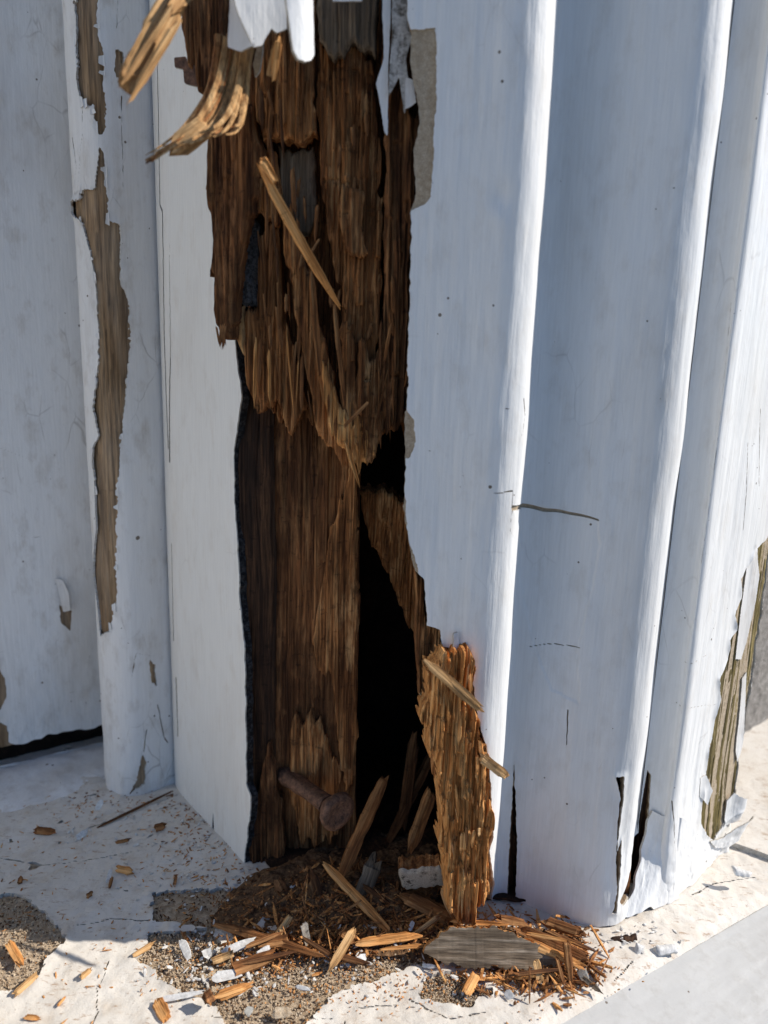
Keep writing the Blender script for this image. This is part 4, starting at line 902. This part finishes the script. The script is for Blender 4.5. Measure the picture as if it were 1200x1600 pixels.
# raised layer of old paint on the sill behind the post
rl = gp([(1134, 1322), (1165, 1332), (1215, 1350), (1260, 1360), (1280, 1215), (1180, 1222), (1150, 1240)])
o = sheet('sill_overlay', GR, (rl[:, 0].min(), min(rl[:, 0].max(), 300)), (rl[:, 1].min(), rl[:, 1].max()), .8, .8, M['sill'], lambda a, b: sdpoly(a, b, rl), lambda a, b: 3.2 + .4 * fbm(a / 9, b / 9, 4), 3.5, M['paint_edge'], base=(200, 340, 0))
tag(o, 'raised white layer on the sill behind the outer post corner', 'sill layer')

# named splinters in front of the hole
G = 'splinters lying in front of the hole'
gl = [
 ('long thin brown splinter lying across the shadow edge', (328, 1441, 3), (512, 1497, 4), 3.6, 2.2, 'rot', {}),
 ('pale golden splinter propped up in front of the hole', (556, 1450, 9), (511, 1522, 1), 3.4, 2.0, 'rot_tan', dict(taper=(.2, .3))),
 ('thick brown splinter left of the hole under the long one', (348, 1524, 2), (436, 1488, 4), 5.2, 3.0, 'rot', dict(taper=(.3, .7))),
 ('short golden splinter beside the white block at left', (330, 1503, 2), (366, 1489, 4), 2.8, 1.8, 'rot_tan', {}),
 ('brown splinter pointing right beneath the pale block', (548, 1478, 3), (664, 1462, 4), 3.6, 2.2, 'rot_light', {}),
 ('pale splinter leaning at the left of the hole mouth', (456, 1428, 9), (424, 1474, 2), 3.0, 1.6, 'rot_tan', {}),
 ('small stub beside the propped golden splinter', (531, 1452, 6), (556, 1474, 3), 4.0, 2.0, 'rot', {}),
 ('flat brown splinter just right of the thick one', (400, 1476, 4), (452, 1468, 5), 4.4, 2.4, 'rot', {}),
 ('brown splinter at the end of the long thin one', (512, 1490, 3), (580, 1508, 2), 2.6, 1.6, 'rot_dark', {}),
 ('lone brown splinter at the left edge of the sill', (10, 1470, 2), (35, 1512, 2), 4.4, 3.0, 'rot_light', {}),
 ('small fan shaped splinter at the bottom beside the white paint strip', (243, 1562, 1.5), (262, 1597, 1), 4.6, 1.4, 'rot_light', dict(taper=(.1, .9), fray=.25)),
 ('dark knobbly stub casting a shadow beside the white paint strip', (318, 1567, 5), (334, 1556, 5), 4.5, 3.5, 'rot_dark', dict(taper=(.8, .9))),
 ('rusty pink splinter lying right of the dark stub', (330, 1562, 2), (398, 1538, 3), 3.4, 1.6, 'rot_light', {}),
 ('grey forked splinter at the right tip of the debris heap', (908, 1524, 4), (944, 1554, 1), 2.0, 1.5, 'rot_grey', dict(taper=(.8, .1))),
 ('brown splinter on top of the heap right of the painted fragment', (800, 1446, 8), (925, 1500, 5), 4.6, 2.6, 'rot', {}),
 ('golden brown splinter crossing the top of the right heap', (816, 1470, 8), (918, 1512, 5), 3.4, 2.2, 'rot_light', {}),
 ('brown splinter at the rear of the right heap under the cove', (842, 1438, 5), (918, 1462, 6), 4.0, 2.4, 'rot', {}),
 ('upright brown splinter at the right end of the heap', (884, 1462, 14), (892, 1536, 2), 3.0, 2.2, 'rot', {}),
 ('short tan splinter standing in front of the right heap', (838, 1500, 7), (846, 1538, 1), 3.0, 2.0, 'rot_tan', {}),
 ('crooked splinter between the orange edge and the cove', (770, 1436, 8), (830, 1444, 5), 3.4, 2.4, 'rot', {}),
 ('tan sliver pointing left from the orange edge foot', (690, 1432, 6), (640, 1468, 3), 2.4, 1.6, 'rot_tan', {}),
 ('tan chip below the front of the painted fragment', (726, 1552, 2), (744, 1520, 3), 4.0, 1.6, 'rot_light', dict(fray=.3)),
 ('short brown chip on the bare mortar at lower left', (205, 1494, 1.5), (245, 1470, 1.5), 3.0, 1.4, 'rot_tan', {}),
 ('pale brown chip lying on the sunlit paint at left', (124, 1530, 1.5), (146, 1510, 2), 3.6, 1.4, 'rot_tan', {}),
 ('slim brown chip near the bottom left of the sunlit sill', (88, 1572, 1.2), (103, 1555, 1.2), 1.8, 1.2, 'rot_light', {}),
 ('brown chip at the bottom left corner of the sill', (35, 1586, 1.2), (66, 1590, 1.2), 2.6, 1.4, 'rot_light', {}),
 ('curled tan shaving at the left border of the sunlit sill', (20, 1555, 1.5), (60, 1520, 2), 2.6, 1.2, 'rot_tan', {}),
 ('brown chip lying alone in the shade near the far panel', (50, 1298, 2), (92, 1302, 2), 4.6, 2.2, 'rot', {}),
 ('stout brown chip in the middle of the shaded sill', (178, 1357, 2), (212, 1363, 2), 5.0, 2.4, 'rot_light', {}),
 ('slim brown chip below the stout one in the shade', (176, 1368, 2), (170, 1392, 1), 2.2, 1.4, 'rot', {}),
 ('brown chip in the shade below the trim strip', (238, 1296, 2), (262, 1290, 2), 5.0, 2, 'rot', {}),
 ('thin brown chip with a bent end in the shade', (178, 1318, 2), (208, 1312, 2), 2.2, 1.4, 'rot', {}),
 ('thin dark sliver standing in for the shadow line along the foot of the trim strip', (150, 1296, 1), (272, 1234, 2), 1.3, .8, 'rot_dark', {}),  # dark sliver put in for a crack-like shadow line
 ('small upright brown chip at left in the shade', (30, 1382, 1.5), (33, 1368, 2), 2.6, 1.4, 'rot', {}),
 ('tiny brown chip just above the shadow edge at left', (134, 1402, 1.5), (146, 1394, 1.5), 3, 1.4, 'rot', {}),
 ('small brown chip near the side board in the shade', (272, 1384, 1.5), (276, 1364, 1.5), 2.2, 1.4, 'rot', {}),
]
for lb, a, b, wd, th, mt, k in gl:
    if 'chip' in lb and not k: k = dict(taper=(.55, .5), fray=.32); th *= .6; wd *= .72
    gstick('splinter', lb, 'splinter', a, b, wd, th, mt, G, **k)
for i_, (lb, a, b) in enumerate((
 ('slender dark splinter at the far right of the heap', (850, 1452, 7), (936, 1488, 4)), ('slender splinter jutting right from the heap top', (820, 1460, 10), (902, 1476, 9)),
 ('thin splinter across the front of the right heap', (792, 1524, 4), (886, 1512, 6)), ('thin splinter poking forward from the right heap', (868, 1490, 8), (884, 1548, 1)),
 ('fine splinter behind the painted fragment', (700, 1440, 7), (800, 1446, 8)), ('fine brown splinter between the two white chips at left', (372, 1508, 4), (470, 1484, 5)),
 ('fine splinter under the long thin one', (380, 1480, 6), (450, 1452, 8)), ('slender brown splinter in the middle of the heap', (590, 1486, 4), (680, 1478, 5)),
 ('slender splinter fanning out below the hole mouth', (470, 1462, 6), (530, 1500, 3)))):
    gstick('splinter', lb, 'splinter', a, b, 1.9, 1.3, ('rot', 'rot_light', 'rot_dark')[i_ % 3], G, taper=(.6, .15))
pl_ = [
 ('white paint strip on the sunlit sill at the bottom', (244, 1564, 2), (322, 1550, 3), 3.6, .9, 'paint_chip'),
 ('white paint strip under the splinters at left', (342, 1490, 3), (402, 1466, 5), 4.2, 1.6, 'paint_chip'),
 ('small white block standing by the bare mortar edge', (322, 1482, 2), (326, 1498, 1), 4.6, 3.0, 'paint_chip'),
 ('white flake curled over the bare mortar at left', (282, 1466, 2), (296, 1500, 2), 4.0, .8, 'paint_chip'),
 ('grey white painted sliver standing at the left of the hole mouth', (474, 1440, 9), (482, 1478, 2), 4.2, 2.0, 'grey_paint'),
 ('tiny white chip standing in the middle of the debris', (646, 1440, 5), (640, 1456, 4), 2.4, .8, 'paint_chip'),
 ('white chip lying on the mortar before the hole', (556, 1502, 2), (574, 1494, 2), 3.6, 1.0, 'paint_chip'),
 ('white sliver of paint below the painted fragment', (658, 1508, 1.5), (682, 1512, 1.5), 2.2, .8, 'paint_chip'),
 ('white chip in the right heap of crumbs', (790, 1546, 2), (802, 1560, 1.5), 4.0, .8, 'paint_chip'),
 ('slim white paint sliver on the mortar at the bottom', (460, 1540, 1.5), (486, 1546, 1.5), 2.0, .7, 'paint_chip'),
 ('white paint sliver in the shade left of centre', (118, 1312, 2), (138, 1298, 2), 4.0, .8, 'paint_chip'),
 ('white paint sliver beside the stout brown chip', (168, 1380, 1.5), (174, 1356, 2), 2.6, .8, 'paint_chip'),
 ('white paint flake leaning below the trim strip', (150, 1268, 3), (160, 1250, 8), 3.6, .8, 'paint_chip'),
 ('oval grey paint chip on the mortar at the bottom', (384, 1588, 1.5), (394, 1572, 2), 3.4, .8, 'chip_grey'),
 ('pale stone like chip at the bottom of the mortar patch', (424, 1584, 2), (456, 1582, 2), 4.6, 2.6, 'grit'),
 ('white sliver across the brown splinters at left', (398, 1494, 4), (424, 1476, 6), 2.6, 1.0, 'paint_chip'),
 ('white folded flake lying at the left mortar edge', (330, 1530, 2), (380, 1520, 2), 4.6, .9, 'paint_chip'),
 ('grey white chip at the right tip of the heap', (906, 1510, 3), (918, 1536, 2), 4.4, 1.2, 'chip_grey'),
]
for lb, a, b, wd, th, mt in pl_: gstick('paint_chip', lb, 'paint chip', a, b, wd * .8, th * .5, mt, 'paint chips on the sill', k=8, fray=.22, taper=(.55, .6))

# countless small litter: joined meshes
def litter(name, label, cat, n, spot, size, mat, seed, flat=.5):
    r_ = random.Random(seed); V = []; F = []
    for i in range(n):
        p = spot(r_)
        if p is None: continue
        x, y, zz = p; L, wd, th = size(r_); an = r_.uniform(0, math.pi); ti = r_.gauss(0, flat)
        d = np.array([math.cos(an) * math.cos(ti), math.sin(an) * math.cos(ti), math.sin(ti)]); sd_ = np.array([-math.sin(an), math.cos(an), r_.uniform(-.3, .3)]); nn = np.cross(d, sd_)
        c = np.array([x, y, zz + abs(math.sin(ti)) * L / 2 + th * .35]); b0 = len(V)
        for e, sc in ((-1, r_.uniform(.3, .8)), (0, 1), (1, r_.uniform(.1, .7))):
            for (u_, v_) in ((-1, -.6), (1, -.6), (.6, 1), (-.7, .9)):
                V.append(c + d * e * L / 2 * r_.uniform(.85, 1.1) + sd_ * u_ * wd / 2 * sc * r_.uniform(.7, 1.1) + nn * v_ * th / 2 * sc)
        for q in range(2):
            for j in range(4): F.append((b0 + q * 4 + j, b0 + q * 4 + (j + 1) % 4, b0 + q * 4 + 4 + (j + 1) % 4, b0 + q * 4 + 4 + j))
        F.append((b0 + 3, b0 + 2, b0 + 1, b0)); F.append((b0 + 8, b0 + 9, b0 + 10, b0 + 11))
    bs = np.array([0, 280, 0])
    o = link(name, make_mesh(name, np.array(V) - bs, [np.array(F)], [M[mat]], [False]), None, bs, 'stuff'); tag(o, label, cat); return o
allpeel = peel
def in_poly(x, y, p):
    c = False; n = len(p)
    for i in range(n):
        (x0, y0), (x1, y1) = p[i], p[i - 1]
        if (y0 > y) != (y1 > y) and x < (x1 - x0) * (y - y0) / (y1 - y0) + x0: c = not c
    return 1 if c else -1
def spot_px(cx, cy, sx, sy):
    def f(r_):
        p = Pg(r_.gauss(cx, sx), r_.gauss(cy, sy)); return p[0], p[1], gz(p[0], p[1])
    return f
def multi(lst):
    fs = [(w_, spot_px(*a)) for w_, *a in lst]; tot = sum(w_ for w_, _ in fs)
    def f(r_):
        t = r_.uniform(0, tot)
        for w_, g in fs:
            t -= w_
            if t <= 0: return g(r_)
        return fs[-1][1](r_)
    return f
def spot_poly(p, dz=-1.2):
    x0, y0 = p.min(0); x1, y1 = p.max(0)
    def f(r_):
        for _ in range(20):
            x, y = r_.uniform(x0, x1), r_.uniform(y0, y1)
            if in_poly(x, y, p) > 0: return x, y, _look(_H0, x, y) + dz
    return f
heap = [(3, 870, 1500, 36, 26), (2, 820, 1530, 50, 12), (2.5, 700, 1450, 60, 18), (2, 560, 1470, 90, 16), (2, 430, 1478, 60, 22), (1.5, 600, 1440, 60, 20), (1.2, 470, 1420, 40, 20)]
litter('wood_fragments', 'countless small brown wood fragments heaped before the hole', 'fragments', 260, multi(heap), lambda r_: (r_.uniform(2, 7) * r_.choice([1, 1, 2.2]), r_.uniform(.6, 2.0), r_.uniform(.4, 1.2)), 'rot_light', 1, .35)
litter('wood_fragments', 'darker small wood fragments mixed through the heap', 'fragments', 1100, multi(heap + [(2, 560, 1400, 70, 25)]), lambda r_: (r_.uniform(1.2, 5) * r_.choice([1, 1, 1, 1, 2.8]), r_.uniform(.4, 1.7), r_.uniform(.3, 1.1)), 'rot', 2, .35)
litter('sawdust', 'fine orange brown crumbs around the debris heap', 'sawdust', 3000, multi(heap + [(2, 700, 1530, 110, 18), (1.5, 480, 1540, 90, 25), (.8, 300, 1500, 110, 40)]), lambda r_: (r_.uniform(.4, 1.5), r_.uniform(.3, .8), r_.uniform(.25, .6)), 'rot_light', 3)
litter('wood_dust', 'scattered brown specks over the shaded sill', 'specks', 330, multi([(3, 150, 1330, 120, 50), (4, 330, 1340, 45, 40), (2, 180, 1262, 80, 12), (1, 120, 1500, 110, 50)]), lambda r_: (r_.uniform(.5, 2.2) * r_.choice([1, 1, 1.8]), r_.uniform(.25, .9), r_.uniform(.2, .5)), 'rot_light', 4, .2)
litter('paint_crumbs', 'tiny white paint crumbs strewn along the debris', 'crumbs', 520, multi([(2, 330, 1510, 50, 30), (2, 480, 1500, 100, 25), (1, 800, 1520, 70, 20), (2, 250, 1290, 90, 40), (1, 1000, 1470, 40, 12), (1, 330, 1360, 50, 40)]), lambda r_: (r_.uniform(.6, 3.2), r_.uniform(.5, 2.0), r_.uniform(.2, .6)), 'white_crumb', 5, .3)
litter('dark_grime', 'dark grime flakes below the side board on the shaded sill', 'grime', 380, multi([(3, 340, 1400, 45, 30), (2, 300, 1290, 30, 30), (2, 380, 1420, 30, 20), (1.5, 180, 1250, 70, 10), (1, 30, 1420, 30, 20)]), lambda r_: (r_.uniform(.5, 2.6), r_.uniform(.3, 1.1), r_.uniform(.2, .5)), 'rot', 6, .25)
gr_ = [spot_poly(p) for p in peel]
litter('mortar_grit', 'loose tan grit on the bare mortar patches', 'grit', 5200, lambda r_: gr_[r_.choice([0, 1, 1, 1, 2, 3])](r_), lambda r_: (r_.uniform(.35, 1.0), r_.uniform(.35, 1.0), r_.uniform(.3, .9)), 'grit', 7, 1.0)
litter('mortar_grit', 'brown and dark grains among the mortar grit', 'grit', 1300, lambda r_: gr_[r_.choice([0, 1, 1, 1, 2, 3, 4])](r_), lambda r_: (r_.uniform(.4, 1.6), r_.uniform(.3, .9), r_.uniform(.3, .8)), 'crumb', 8, .8)
